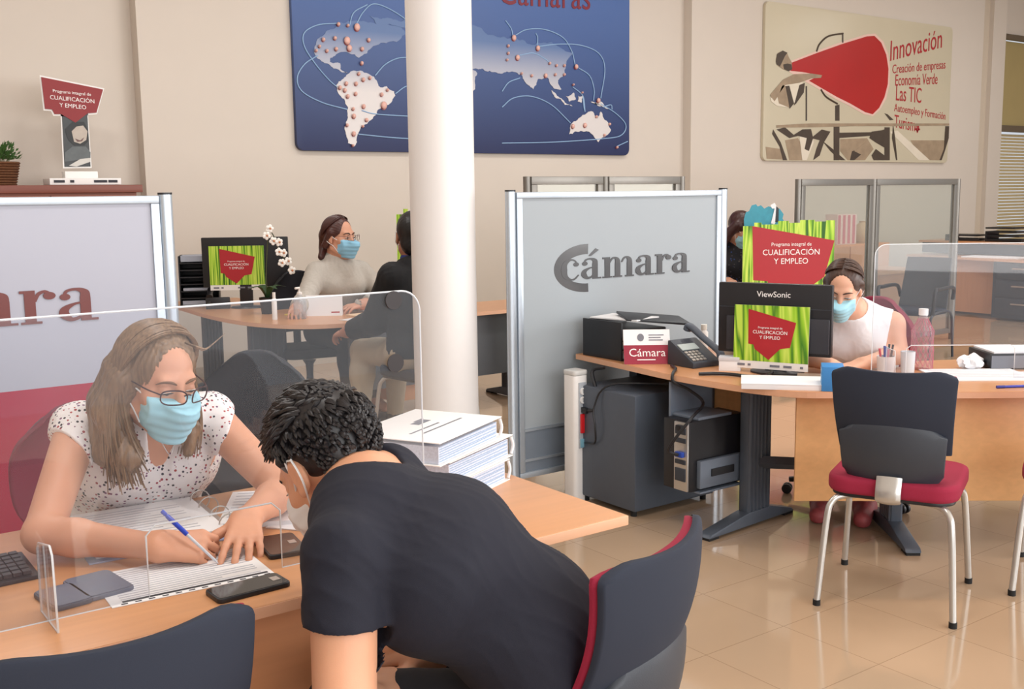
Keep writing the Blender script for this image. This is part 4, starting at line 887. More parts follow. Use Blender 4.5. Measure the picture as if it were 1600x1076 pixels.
small_box('small cream card box behind the white carton on the right desk', (3.98, 3.62, ZT), (.09, .05, .11), -.8, mat('carton_cream', (226, 214, 200), .6), lid=mat('carton_pink', (214, 190, 176), .6))
t = thing('spiral_notebook', 'dark spiral bound notebook standing left of the monitor', 'notebook', (3.96, 3.56, ZT), -.9)
MB().box((-.008, -.05, 0), (.008, .05, .17)).build('cover', M_black, t, bevel=.002)
mb = MB()
for k in range(12): mb.tube([(.012*math.cos(q*PI/5), -.05+.012*math.sin(q*PI/5), .01+k*.0135) for q in range(11)], .0016, n=5)
mb.build('spiral', M_steel, t)
# monitor
mu = nrm((.40, -.92, 0)); mn = A(mu[1], -mu[0], 0)
rz = math.atan2(mu[1], mu[0])
t = thing('computer_monitor', 'big black monitor seen from behind on the right desk', 'monitor', (3.86, 3.23, ZT), rz)
MB().box((-.285, -.012, .085), (.248, .022, .415)).build('case', M_black, t, bevel=.008)
MB().prism([(-.24, .10), (.24, .10), (.24, .26), (-.24, .26)], (0, -.013, 0), UX, UZ, (0, -.014, 0)).build('rear_housing', mat('charcoal_plastic', (44, 45, 52), .45), t, bevel=.005)
MB().box((-.282, -.0145, .30), (.245, -.012, .303)).build('seam', M_dgrey, t)
MB().box((-.27, .0225, .105), (.235, .024, .40)).build('screen', mat('screen_glass', (60, 66, 78), .15), t)
mb = MB().box((-.05, -.035, .015), (.05, -.012, .16)).build('stand_neck', M_black, t, bevel=.006)
MB().lathe([(.125, 0), (.125, .008), (.10, .014), (.04, .02)], (0, 0, 0), 40, 1., .75).build('stand_base', M_black, t, smooth=True)
text_mesh('ViewSonic', .038, (-.02, -.0125, .352), UX, UZ, (0, -1, 0), .0006).build('lettering', M_txtw, t)
v3 = A(.06*mn[0]*-1, .06*mn[1]*-1, 1)
so = A(3.86, 3.23, ZT)+mu*(-.195)-A(-mu[1], mu[0], 0)*.05+A(0, 0, .02)
programme_sign('monitor_sign', 'bamboo and red programme sheet fixed to the back of the big black monitor', so, (*mu[:2], 0), (0.03, .01, 1), .35, .295)
def booklet(label, c, w, h, th, rz, m, name='booklet', cat='booklet'):
    t = thing(name, label, cat, c, rz)
    MB().box((-w/2, -h/2, 0), (w/2, h/2, th)).build('pages', M_paper, t, bevel=.001)
    MB().box((-w/2-.002, -h/2-.002, th), (w/2+.002, h/2+.002, th+.003)).build('cover', m, t, bevel=.001)
    return t
booklet('thick white pad of paper in front of the monitor', (3.61, 2.995, ZT), .34, .22, .022, math.atan2(-.62, .55), M_paper)
booklet('grey leaflets lying on the desk right of the monitor foot', (3.80, 2.96, ZT), .16, .21, .016, -.9, mat('leaflet_brown', (150, 128, 112), .5))
t = thing('blue_box', 'small blue box standing left of the empty chair back', 'box', (3.70, 2.80, ZT), math.radians(-50))
MB().box((-.045, -.06, 0), (.045, .06, .105)).build('body', mat('sky_blue_card', (64, 140, 206), .5), t, bevel=.003)
mb = MB()
for k in range(3): mb.box((-.0455-.0008, -.04, .02+k*.028), (-.045, .04, .034+k*.028))
mb.build('printed_band', mat('pale_blue_ink', (150, 196, 230), .5), t)
t = thing('pen_cup', 'white cup full of coloured pens in front of the woman in white', 'pen holder', (4.16, 2.86, ZT))
MB().lathe([(.036, 0), (.04, .09), (.036, .09), (.033, .01)], (0, 0, 0), 24).build('cup', M_white, t, smooth=True)
for k, (c, x, y) in enumerate((((206, 40, 70), -.015, .01), ((40, 60, 160), .01, .012), ((30, 30, 40), .016, -.01), ((230, 120, 150), -.01, -.014), ((40, 90, 200), .0, .0), ((20, 24, 40), .02, .004))):
    MB().tube([(x*.6, y*.6, .01), (x*1.7, y*1.7, .125+.008*(k % 3))], .005, n=8).build('pen', mat('pen_%d' % k, c, .4), t)
M_pet = glassy('pet_plastic', (248, 238, 240), .9); 
t = thing('water_bottle', 'clear plastic bottle with a pink net and white cap by the burgundy chair', 'bottle', (4.44, 2.86, ZT))
MB().lathe([(.045, 0), (.05, .01), (.05, .12), (.046, .135), (.05, .15), (.05, .18), (.02, .24), (.018, .262)], (0, 0, 0), 28).build('body', M_pet, t, smooth=True)
mb = MB()
for k in range(14):
    for s_ in (-1, 1): mb.tube([(.0515*r_*math.cos(2*PI*k/14+s_*z*9), .0515*r_*math.sin(2*PI*k/14+s_*z*9), z) for z, r_ in ((.005, 1), (.05, 1), (.09, 1), (.13, .95), (.18, 1), (.21, .7), (.24, .42))], .0011, n=4)
mb.build('net', mat('pink_net', (196, 110, 128), .6), t)
MB().lathe([(.021, .255), (.021, .285)], (0, 0, 0), 18).build('cap', M_white, t, smooth=True)
t = thing('acrylic_tumbler', 'clear acrylic holder standing between pen cup and bottle', 'holder', (4.30, 2.84, ZT))
MB().lathe([(.03, 0), (.033, .10), (.030, .10), (.027, .006)], (0, 0, 0), 20).build('body', M_acryl_edge, t, smooth=True)
mb = MB().ball((0, 0, .03), (.07, .05, .032), 30, 18)
mb.v = [(x*(1+.22*math.sin(9*math.atan2(y, x)+z*90)), y*(1+.22*math.sin(7*math.atan2(y, x)-z*70)), max(0, z*(1+.25*math.sin(x*70)*math.cos(y*90)))) for x, y, z in mb.v]
o = mb.build('tissue', M_paper, None, smooth=True); o.location = (4.62, 2.72, ZT); tag(o, 'crumpled white tissue right of the bottle', 'tissue')
sheet('white forms lying on the right end of the right desk', (4.47, 2.60, ZT+.0005), .42, .30, math.radians(-38), lines=11, th=.006)
sheet('plain white sheet at the far right desk edge', (4.72, 2.38, ZT+.0005), .30, .21, math.radians(-35), th=.002, lines=8)
t = thing('ring_binder', 'grey and black box file with papers at the right edge of the right desk', 'box file', (4.86, 2.64, ZT), math.radians(-36))
MB().box((-.17, -.12, 0), (.17, .12, .075)).build('body', M_black, t, bevel=.004)
MB().box((-.165, -.124, .008), (.168, -.119, .066)).build('spine_label', mat('grey_label', (120, 122, 130), .6), t)
MB().box((-.15, -.11, .075), (.15, .11, .083)).build('paper_pile', M_paper, t)
t = thing('ballpoint_pen', 'blue pen lying at the right edge of the right desk', 'pen', (4.30, 2.335, ZT+.006), math.radians(-30))
MB().tube([(-.06, 0, 0), (.05, 0, 0), (.066, 0, 0)], [.0055, .0055, .002], n=10).build('barrel', mat('pen_blue', (50, 60, 170), .4), t, smooth=True)
MB().tube([(-.075, 0, 0), (-.04, 0, 0)], .0065, n=10).build('cap', mat('pen_cap_blue', (36, 44, 140), .4), t, smooth=True)

# ------------------------------------------------------------------ things on the front desk
t = thing('keyboard', 'black computer keyboard at the left end of the front desk', 'keyboard', (.24, 2.53, ZT), math.radians(2))
MB().prism([(-.075, 0), (.085, 0), (.085, .022), (-.075, .010)], (-.235, 0, 0), (0, 1, 0), UZ, (.47, 0, 0)).build('case', M_black, t, bevel=.003)
mb = MB()
for r_ in range(6):
    for c in range(22): mb.box((-.222+c*.0202, -.065+r_*.0235, .013+r_*.0016), (-.2045+c*.0202, -.046+r_*.0235, .021+r_*.0018))
mb.build('keycaps', mat('keycap', (34, 35, 40), .45), t)
t = thing('computer_mouse', 'black computer mouse at the left edge of the front desk', 'mouse', (.335, 2.33, ZT), 1.2)
MB().ball((0, 0, .008), (.052, .031, .026), 20, 10).build('body', M_black, t, smooth=True)
MB().tube([(.05, 0, .012), (.08, .01, .006), (.10, .06, .005), (.06, .16, .005)], .002, n=6, smooth=5).build('cord', M_black, t)
M_case = mat('slate_blue_cover', (96, 106, 126), .5, noise=.06, bump=.15)
for i, (lb, c, w_, h_, a) in enumerate((('slate blue folded case on the front desk, nearer the white form', (.565, 2.325, ZT), .105, .15, .12), ('darker slate blue case on the front desk, beside the acrylic foot', (.487, 2.30, ZT), .085, .13, .12))):
    t = thing('phone_case', lb, 'case', c, a)
    MB().prism(rrect(-w_/2, -h_/2, w_/2, h_/2, .016, 5), (0, 0, 0), UX, (0, 1, 0), (0, 0, .010)).build('cover', M_case if i == 0 else mat('slate_cover_dark', (70, 78, 96), .5), t, bevel=.003)
    MB().prism(rrect(-w_/2+.004, -h_/2+.004, w_/2-.004, h_/2-.004, .014, 5), (0, 0, .0101), UX, (0, 1, 0), (0, 0, .0018)).build('flap', M_case, t, bevel=.0008)
o = sheet('white printed form under the hands of the woman in the dotted blouse', (.735, 2.285, ZT+.0005), .35, .225, math.radians(-3), lines=14)
MB().box((-.15, -.097, .0016), (.165, -.088, .0022)).build('black_bar', M_inkd, o)
mb = MB()
for k in range(12): mb.box((-.155+k*.028, -.108, .0016), (-.142+k*.028, -.103, .0021))
mb.build('tick_mark', M_inkd, o)
def phone(label, c, w_, h_, rz):
    t = thing('mobile_phone', label, 'phone', c, rz)
    MB().prism(rrect(-w_/2, -h_/2, w_/2, h_/2, .012, 5), (0, 0, 0), UX, (0, 1, 0), (0, 0, .011)).build('body', M_black, t, bevel=.003)
    MB().prism(rrect(-w_/2+.004, -h_/2+.004, w_/2-.004, h_/2-.004, .01, 5), (0, 0, .0111), UX, (0, 1, 0), (0, 0, .0006)).build('screen', mat('phone_glass', (30, 30, 32), .06), t)
    MB().box((w_/2-.03, -.012, .0118), (w_/2-.012, .012, .0124)).build('camera_patch', M_steel, t)
    return t
phone('black mobile phone lying nearest the front edge of the front desk', (.818, 2.107, ZT), .165, .08, .04)
phone('dark phone lying flat beside the acrylic slot, close to the man', (.99, 2.325, ZT), .095, .155, -.16)
# open ring binder
t = thing('ring_binder', 'open ring binder with papers under the forearms of the woman in dots', 'binder', (.82, 2.66, ZT), math.radians(-4))
MB().box((-.22, -.19, 0), (.14, .19, .004)).build('cover', mat('binder_blue_grey', (150, 160, 190), .5), t, bevel=.001)
MB().box((-.20, -.17, .004), (.11, .17, .024)).build('pages', M_paper, t, bevel=.002)
mb = MB()
for k in range(13): mb.box((-.18, .13-k*.022, .0242), (.06 if k % 3 else -.02, .134-k*.022, .0247))
mb.build('printed_lines', mat('pale_ink', (186, 188, 198), .7), t)
MB().box((.118, -.17, .004), (.135, .17, .010)).build('ring_bar', M_steel, t)
for y in (-.13, -.05, .05, .13): MB().tube([(.127+.026*math.cos(q), y, .022+.026*math.sin(q)) for q in np.linspace(0, 2*PI, 17)], .0018, n=6).build('ring', M_steel, t, smooth=True)
sheet('stack of white papers to the right of the open binder', (1.09, 2.64, ZT+.0005), .22, .30, -.5, th=.014, lines=9)
sheet('loose white sheet tucked under the chin of the man in navy', (1.20, 2.50, ZT+.0005), .21, .29, -.9, th=.003)
# three closed binders
for k, (dx, rz_) in enumerate(((.0, .44), (.012, .47), (-.016, .50))):
    lb = ['bottom', 'middle', 'top'][k]
    t = thing('ring_binder', f'white ring binder, {lb} of the stack of three on the front desk', 'binder', (1.555+dx*2, 2.535+dx, ZT+.0655*k), rz_, 'white binders stacked on the front desk')
    MB().box((-.185, -.145, 0), (.185, .145, .003)).box((-.185, -.145, .061), (.185, .145, .064)).build('cover', M_white, t, bevel=.001)
    mb = MB(); mb.prism([(.145, 0), (.145, .064), (.152, .058), (.155, .032), (.152, .006)], (-.185, 0, 0), (0, 1, 0), UZ, (.37, 0, 0)); mb.build('spine', M_white, t)
    MB().box((-.175, -.135, .004), (.170, .13, .056-.003*k)).build('pages', mat('page_edges', (206, 214, 230), .7, noise=.25, scale=160), t)
    mb = MB()
    for j in range(7):
        z = .009+j*.0065; mb.prism([(-.17, z), (.165, z+.002*math.sin(j*2.1)), (.165, z+.0018+.002*math.sin(j*2.1)), (-.17, z+.0018)], (0, -.1358, 0), UX, UZ, (0, .002, 0))
        mb.prism([(-.13, z), (.12, z+.002), (.12, z+.0035), (-.13, z+.0015)], (.1705, 0, 0), (0, 1, 0), UZ, (-.002, 0, 0))
    mb.build('page_divider', mat('divider_blue', (150, 176, 206), .6), t)
    mb = MB().tube([(.182, -.14, .006), (.188, -.143, .032), (.182, -.14, .058)], .005, n=6, smooth=4).build('corner_edge', M_white, t)
    if k == 2:
        mb = MB()
        for (x, y, w_, h_) in ((-.01, .02, .07, .028), (.02, .05, .05, .006), (-.12, -.02, .16, .007), (-.10, -.05, .22, .007)): mb.box((x, y, .0641), (x+w_, y+h_, .0646))
        mb.build('cover_print', M_ink, t)

# ------------------------------------------------------------------ back left desk
top2 = [(3.42, 8.75), (2.80, 8.75)]+curve([(2.77, 8.2), (2.73, 7.5), (2.78, 6.9), (2.98, 6.5), (3.35, 6.37), (3.9, 6.36)])+[(5.0, 6.36), (5.0, 6.98)]+curve([(4.0, 6.98), (3.62, 7.02), (3.45, 7.2), (3.42, 7.6)])
t2 = poly_desk('office_desk', 'back left beech desk with rounded corner, the woman in beige behind it', top2, (3.3, 7.0, 0), M_beech)
t_leg('leg', (3.03, 7.2), (1, .15), t2, .6, w=.30); t_leg('leg', (4.8, 6.66), (0, 1), t2, .6); t_leg('leg', (3.1, 8.5), (1, 0), t2, .5)
MB().box((3.35, 6.55, .22), (4.75, 6.57, .70)).build('modesty_panel', mat('grey_panel', (88, 92, 98), .5), t2, bevel=.003, world=True)
MB().box((3.72, 6.60, .1), (4.1, 6.95, .66)).build('pedestal', wood('beech_ped', (206, 150, 112), 2, .4), t2, bevel=.003, world=True)
t = thing('computer_monitor', 'black monitor with a bamboo sheet on the back left desk', 'monitor', (3.16, 7.86, ZT), math.atan2(-.36, .55))
MB().box((-.33, -.012, .16), (.33, .02, .545)).build('case', M_black, t, bevel=.008)
MB().box((-.315, .0205, .18), (.315, .022, .53)).build('screen', mat('screen_glass', (60, 66, 78), .15), t)
MB().box((-.05, -.035, .012), (.05, -.012, .3)).build('stand_neck', M_black, t, bevel=.006); MB().lathe([(.13, 0), (.12, .012), (.04, .02)], (0, 0, 0), 30, 1., .75).build('stand_base', M_black, t, smooth=True)
u = nrm((.55, -.36, 0)); so = A(3.16, 7.86, ZT)-u*.27-A(-u[1], u[0], 0)*.035+A(0, 0, .14)
programme_sign('monitor_sign', 'bamboo and red programme sheet on the back left monitor', so, u, (0, 0, 1), .42, .34)
t = thing('letter_tray', 'dark letter tray tower with grey papers at the left of the back left desk', 'letter tray', (2.95, 8.30, ZT), -.4)
MB().box((-.15, -.13, 0), (-.14, .13, .40)).box((.14, -.13, 0), (.15, .13, .36)).box((-.14, .12, 0), (.14, .13, .40)).build('side_panel', M_black, t, bevel=.003)
for k in range(7): MB().box((-.14, -.14, .01+k*.055), (.14, .12, .018+k*.055)).build('shelf', M_black, t)
tag(MB().box((-.13, -.13, .356), (.13, .11, .40)).box((-.13, -.135, .02), (.12, .1, .05)).box((-.12, -.14, .13), (.12, .1, .15)).build('paper_pile', mat('grey_paper', (166, 172, 186), .7), t), 'grey papers')
t = thing('desk_phone', 'black desk telephone with curly cord on the back left desk', 'telephone', (2.98, 8.0, ZT), -.4)
MB().prism([(-.10, 0), (.10, 0), (.10, .03), (-.08, .09), (-.10, .09)], (-.09, 0, 0), (0, 1, 0), UZ, (.18, 0, 0)).build('base', M_black, t, bevel=.006)
MB().tube([(-.06, -.1, .09), (-.06, 0, .12), (-.06, .1, .13)], [.026, .02, .026], n=10, smooth=5).build('handset', M_black, t, smooth=True)
MB().tube([(-.06+.012*math.cos(q), -.12-.004*q, .05+.012*math.sin(q)) for q in np.linspace(0, 40, 100)], .003, n=5).build('cord', M_black, t)
t = thing('potted_orchid', 'white orchid in front of the back left monitor', 'plant', (3.10, 7.33, ZT))
MB().lathe([(.045, 0), (.06, .12), (.055, .12), (.05, .1)], (0, 0, 0), 20).build('pot', M_black, t, smooth=True)
stem = [(0, 0, .1), (.0, .0, .3), (.02, .0, .5), (.03, -.01, .60), (.06, -.02, .57), (.10, -.03, .45), (.16, -.05, .34)]
MB().tube(stem, .004, n=6, smooth=6).build('stem', mat('orchid_stem', (64, 70, 40), .6), t, smooth=True)
for k in range(4):
    a = k*1.6; MB().tube([(0, 0, .11), (.06*math.cos(a), .06*math.sin(a), .2), (.15*math.cos(a), .15*math.sin(a), .19)], [.012, .03, .004], n=8, smooth=5, flat=.15).build('leaf', mat('orchid_leaf', (44, 74, 38), .5), t, smooth=True)
for k, (x, y, z) in enumerate(((.03, -.03, .62), (.0, -.04, .57), (.05, -.04, .53), (.09, -.05, .52), (.085, -.05, .45), (.12, -.05, .44), (.10, -.06, .37), (.15, -.06, .38), (.18, -.05, .31))):
    mb = MB()
    for j in range(5):
        a = 2*PI*j/5+k; mb.ball((x+.018*math.cos(a), y+.004*(j % 2), z+.018*math.sin(a)), (.014, .005, .014), 10, 6)
    fl = mb.build('flower', mat('orchid_white', (240, 236, 230), .5), t, smooth=True)
    MB().ball((x, y-.01, z), .008, 8, 6).build('flower_centre', mat('orchid_centre', (196, 130, 90), .5), fl)
t = thing('pump_bottle', 'clear hand gel pump bottle on the back left desk', 'bottle', (3.14, 6.86, ZT))
MB().lathe([(.042, 0), (.045, .01), (.045, .13), (.02, .155), (.016, .17)], (0, 0, 0), 24).build('body', glassy('gel_plastic', (236, 240, 244), .75), t, smooth=True)
MB().lathe([(.018, .17), (.018, .185), (.006, .19), (.006, .215)], (0, 0, 0), 16).tube([(.0, 0, .215), (-.035, -.01, .215)], .008, n=8).build('pump', M_white, t, smooth=True)
t = thing('slim_bottle', 'slim white spray tube left of the gel pump bottle', 'bottle', (2.98, 6.93, ZT))
MB().lathe([(.018, 0), (.018, .14), (.01, .15)], (0, 0, 0), 16).build('body', M_white, t, smooth=True)
MB().lathe([(.011, .15), (.011, .19)], (0, 0, 0), 12).build('cap', M_white, t, smooth=True)
t = thing('tent_card', 'plain white tent card beside the pump bottle on the back left desk', 'sign', (3.36, 6.93, ZT), -.55)
MB().prism([(-.13, 0), (.13, 0), (.13, .15), (-.13, .15)], (0, -.03, 0), UX, (0, .2, .98), (0, .003, 0)).build('front_card', M_paper, t)
MB().prism([(-.13, 0), (.13, 0), (.13, .15), (-.13, .15)], (0, .03, 0), UX, (0, -.2, .98), (0, .003, 0)).build('rear_card', M_paper, t)
MB().prism([(.05, .02), (.11, .02), (.11, .03), (.05, .03)], (0, -.0306, 0), UX, (0, .2, .98), (0, .001, 0)).build('logo_strip', M_crimson, t)
so_ = A(3.80, 6.63, ZT+.010)
M_note = mat('beige_paper', (226, 196, 160), .7)
bs2 = programme_sign('programme_board', 'bamboo and red programme sign behind the client in black, beside the column', so_, (.81, -.586, 0), (0, 0, 1), .42, .755, big=True, strip=False)
MB().box((.05, .0, -.010), (.37, .10, -.001), Matrix.Rotation(math.atan2(-.586, .81), 3, 'Z')).build('foot', M_white, bs2)
sheet('beige papers on the back left desk before the woman in the jumper', (3.60, 6.70, ZT+.0005), .28, .2, .1, th=.012, m=M_note)
sheet('white sheet at the front edge of the back left desk', (3.42, 6.55, ZT+.0005), .21, .15, .4, th=.002)
sheet('yellow note under the right hand of the woman in the jumper', (3.22, 7.12, ZT+.0005), .12, .1, .4, th=.008, m=mat('yellow_note', (226, 206, 90), .7))
visitor_chair('black visitor chair under the client in the black jacket behind the column', (3.50, 5.78, 0), math.radians(8), None, M_fabricblk)
oc = office_chair('low dark office chair seen through the acrylic screen, beside the left partition', (1.62, 4.08, 0), math.radians(150), M_char, .36)

# ------------------------------------------------------------------ back right desks
t = poly_desk('office_desk', 'back desk carrying the large bamboo sign, mostly behind the big monitor', [(6.72, 5.70), (7.64, 5.70), (7.64, 6.45), (6.72, 6.45)], (7.2, 6.1, 0), M_beech)
for x in (6.8, 7.56): t_leg('leg', (x, 6.08), (0, 1), t, .6, w=.1)
MB().box((6.85, 5.80, .2), (7.5, 5.82, .7)).build('modesty_panel', wood('beech_panel', (214, 152, 108), 0, .4), t, world=True)
u = nrm((.62, -.44, 0))
bs = programme_sign('programme_board', 'large bamboo and red programme sign standing above the big monitor', (7.0, 6.26, ZT+.012), u, (0, 0, 1), .79, .575, big=True, strip=False)
MB().box((.1, .0, -.012), (.69, .12, -.001), Matrix.Rotation(math.atan2(u[1], u[0]), 3, 'Z')).build('foot', M_white, bs)
t = thing('cutout_display', 'turquoise cut-out display peeking above the large bamboo sign', 'sign', (7.37, 6.33, ZT))
u = Vector((.8, -.6, 0))*.74; poly = [(-.2, 0), (.22, 0), (.24, .55), (.20, .60), (.21, .64), (.16, .69), (.13, .67), (.11, .72), (.07, .70), (.03, .71), (-.02, .69), (-.06, .72), (-.10, .71), (-.12, .73), (-.17, .72), (-.20, .67), (-.24, .66), (-.26, .60), (-.24, .3)]
MB().prism(poly, (0, 0, 0), u, UZ, (.003, .004, 0)).build('board', mat('turquoise_print', (60, 150, 170), .5, noise=.2, scale=20), t)
MB().prism([(.06, .56), (.10, .55), (.14, .60), (.13, .70), (.10, .74), (.05, .72), (.07, .69), (.10, .69), (.08, .62)], (-.004, -.005, 0), u, UZ, (.002, .002, 0)).build('white_print', M_paper, t)
MB().prism([(.11, .57), (.15, .57), (.15, .69), (.12, .71)], (-.0045, -.0055, 0), u, UZ, (.001, .001, 0)).build('black_print', M_black, t)
t = poly_desk('office_desk', 'beech desk behind the clear glass partition at right', [(8.35, 6.62), (10.35, 6.62), (10.35, 7.30), (8.35, 7.30)], (9.3, 7.0, 0), M_beech)
MB().box((8.4, 6.70, .02), (10.3, 6.72, .70)).build('modesty_panel', wood('beech_panel', (214, 152, 108), 0, .4), t, world=True)
for x in (8.5, 10.2): t_leg('leg', (x, 7.0), (0, 1), t, .6, w=.1)
t = thing('storage_chest', 'low wooden cupboard on the floor behind the glass partition', 'cabinet', (10.05, 7.75, 0))
MB().box((9.4, 7.5, .0), (10.9, 7.95, .965)).build('body', wood('beech_panel', (214, 152, 108), 0, .4), t, bevel=.004, world=True)
for k in range(2): MB().box((9.42+k*.74, 7.485, .07), (10.14+k*.74, 7.5, .945)).build('door', wood('beech_door', (206, 146, 106), 2, .4), t, bevel=.003, world=True)
t = thing('carton_box', 'pink and white striped carton on the cupboard behind the glass', 'box', (10.20, 7.66, .965), -.2)
MB().box((-.14, -.1, 0), (.14, .1, .34)).build('body', mat('pale_carton', (226, 200, 196), .6), t, bevel=.003)
mb = MB()
for k in range(4): mb.box((-.13+k*.07, -.103, .01), (-.095+k*.07, -.1, .33))
mb.build('pink_stripe', mat('rose_stripe', (202, 110, 124), .6), t)
t = thing('vase', 'rounded beige vase on the cupboard behind the glass', 'vase', (10.68, 7.7, .965))
MB().lathe([(.08, 0), (.12, .06), (.12, .16), (.07, .22), (.05, .24), (.06, .25)], (0, 0, 0), 28).build('body', mat('beige_ceramic', (206, 176, 140), .4), t, smooth=True)
MB().lathe([(.05, .235), (.05, .24)], (0, 0, 0), 20).build('opening', M_black, t)
t = thing('armchair', 'grey mesh armchair with black arms in front of the glass partition', 'chair', (8.86, 5.80, 0), math.radians(100))
def bk(a, b, off): return Vector((a*(.23-.02*b), -.22-.12*b+.05*a*a+off, .47+.46*b))
MB().surf(lambda a, b: bk(a, b, .012), 12, 10, lambda a, b: bk(a, b, -.012)).build('backrest', mat('grey_mesh', (66, 68, 72), .8, noise=.2, scale=300), t, bevel=.006, smooth=True)
MB().prism(rrect(-.23, -.22, .23, .22, .06), (0, 0, .42), UX, (0, 1, 0), (0, 0, .05)).build('seat', M_fabricblk, t, bevel=.015, seg=3)
for s_ in (-1, 1):
    MB().tube([(s_*.25, .25, .0), (s_*.25, .22, .25), (s_*.25, .2, .43), (s_*.25, -.2, .43), (s_*.25, -.27, .2), (s_*.25, -.30, 0)], .012, n=8, smooth=5).build('leg', M_dgrey, t, smooth=True)
    MB().tube([(s_*.25, -.25, .55), (s_*.27, -.2, .66), (s_*.27, .1, .665), (s_*.27, .2, .65), (s_*.25, .19, .43)], .018, n=8, smooth=5).build('armrest', M_black, t, smooth=True)
t = poly_desk('office_desk', 'far desk at the right edge of the room with trays and papers', [(12.05, 6.0), (13.2, 6.0), (13.2, 8.3), (12.45, 8.3)], (12.6, 7.2, 0), M_beech)
MB().box((12.72, 6.3, .75), (13.2, 8.25, .885)).build('hutch_body', M_dgrey, t, world=True)
MB().box((12.68, 6.25, .885), (13.25, 8.28, .91)).build('hutch_top', M_beech, t, world=True)
MB().box((12.50, 7.05, .03), (13.1, 8.15, .70)).build('pedestal', wood('beech_ped', (206, 150, 112), 2, .4), t, world=True)
d = MB().box((12.2, 6.15, .03), (12.95, 6.95, .70)).build('drawer_unit', M_dgrey, t, world=True)
for k in range(3):
    q = MB().box((12.18, 6.2, .08+k*.21), (12.2, 6.9, .27+k*.21)).build('drawer', M_dgrey, t, bevel=.004, world=True)
    MB().box((12.165-12.6, 6.4-7.2, .2+k*.21), (12.18-12.6, 6.7-7.2, .215+k*.21)).build('handle', M_steel, q)
for k, (y, z, lb) in enumerate(((7.75, .91, 'left'), (7.2, .91, 'right'))):
    t = thing('letter_tray', f'black letter tray on the far desk hutch, {lb} of the two', 'letter tray', (12.95, y, z), .05)
    for j in range(2+k*2): MB().box((-.16, -.24+.03*j, .01+j*.05), (.16, .22, .03+j*.05)).build('shelf', M_black, t, bevel=.004)
    MB().box((-.16, .2, 0), (.16, .22, .06+.05*k)).box((-.15, -.22, 0), (-.13, .2, .02)).build('side_panel', M_black, t)
office_chair('maroon chair behind the far desk by the window', (13.75, 6.75, 0), math.radians(95), M_maroon, .60, .52)
t = thing('carton_box', 'white and pink box on the far desk at the right edge', 'box', (12.35, 6.42, ZT), .1)
MB().box((-.12, -.17, .0), (.12, .17, .20)).build('body', M_paper, t, bevel=.003)
MB().box((-.122, -.172, .02), (.122, .172, .09)).build('pink_stripe', mat('rose_stripe', (202, 110, 150), .6), t)
sheet('white papers spread on the far desk', (12.5, 7.1, ZT+.0005), .35, .7, .1, th=.012)

# ------------------------------------------------------------------ people
def skin(name, rgb):
    m = mat(name, rgb, .5, noise=.05, scale=35, bump=.08, bscale=350); b = m.node_tree.nodes['Principled BSDF']
    b.inputs['Subsurface Weight'].default_value = .12; b.inputs['Subsurface Radius'].default_value = (.02, .008, .005); b.inputs['Subsurface Scale'].default_value = .4
    return m
def hair_mat(name, c1, c2, sc=(140, 140, 9)):
    if name in MATS: return MATS[name]
    m = mat(name, c1, .42); nt = m.node_tree; b = nt.nodes['Principled BSDF']
    tc = nt.nodes.new('ShaderNodeTexCoord'); mp = nt.nodes.new('ShaderNodeMapping'); mp.inputs['Scale'].default_value = sc
    n = nt.nodes.new('ShaderNodeTexNoise'); n.inputs['Scale'].default_value = 1; n.inputs['Detail'].default_value = 3
    mx = nt.nodes.new('ShaderNodeMix'); mx.data_type = 'RGBA'; mx.inputs[6].default_value = (*lin(c1), 1); mx.inputs[7].default_value = (*lin(c2), 1)
    nt.links.new(tc.outputs['Object'], mp.inputs[0]); nt.links.new(mp.outputs[0], n.inputs['Vector']); nt.links.new(n.outputs['Fac'], mx.inputs[0]); nt.links.new(mx.outputs[2], b.inputs['Base Color'])
    return m
def dots_mat(name, base, dots, scale=46.):
    if name in MATS: return MATS[name]
    m = mat(name, base, .8, bump=.1, bscale=500); nt = m.node_tree; b = nt.nodes['Principled BSDF']
    tc = nt.nodes.new('ShaderNodeTexCoord'); v = nt.nodes.new('ShaderNodeTexVoronoi'); v.inputs['Scale'].default_value = scale; v.inputs['Randomness'].default_value = .9
    nt.links.new(tc.outputs['Object'], v.inputs['Vector'])
    lt = nt.nodes.new('ShaderNodeMath'); lt.operation = 'LESS_THAN'; lt.inputs[1].default_value = .30
    nt.links.new(v.outputs['Distance'], lt.inputs[0])
    sp = nt.nodes.new('ShaderNodeSeparateColor'); nt.links.new(v.outputs['Color'], sp.inputs[0])
    r = nt.nodes.new('ShaderNodeValToRGB'); r.color_ramp.interpolation = 'CONSTANT'
    for i, c in enumerate(dots):
        e = r.color_ramp.elements[i] if i < 2 else r.color_ramp.elements.new(i/len(dots))
        e.position = i/len(dots); e.color = (*lin(c), 1)
    nt.links.new(sp.outputs[0], r.inputs[0])
    mx = nt.nodes.new('ShaderNodeMix'); mx.data_type = 'RGBA'; mx.inputs[6].default_value = (*lin(base), 1)
    nt.links.new(lt.outputs[0], mx.inputs[0]); nt.links.new(r.outputs[0], mx.inputs[7]); nt.links.new(mx.outputs[2], b.inputs['Base Color'])
    return m
M_maskm = mat('surgical_mask_blue', (168, 220, 236), .75, noise=.03, bump=.1, bscale=400)
M_maskw = mat('white_mask', (236, 236, 236), .75, noise=.03)
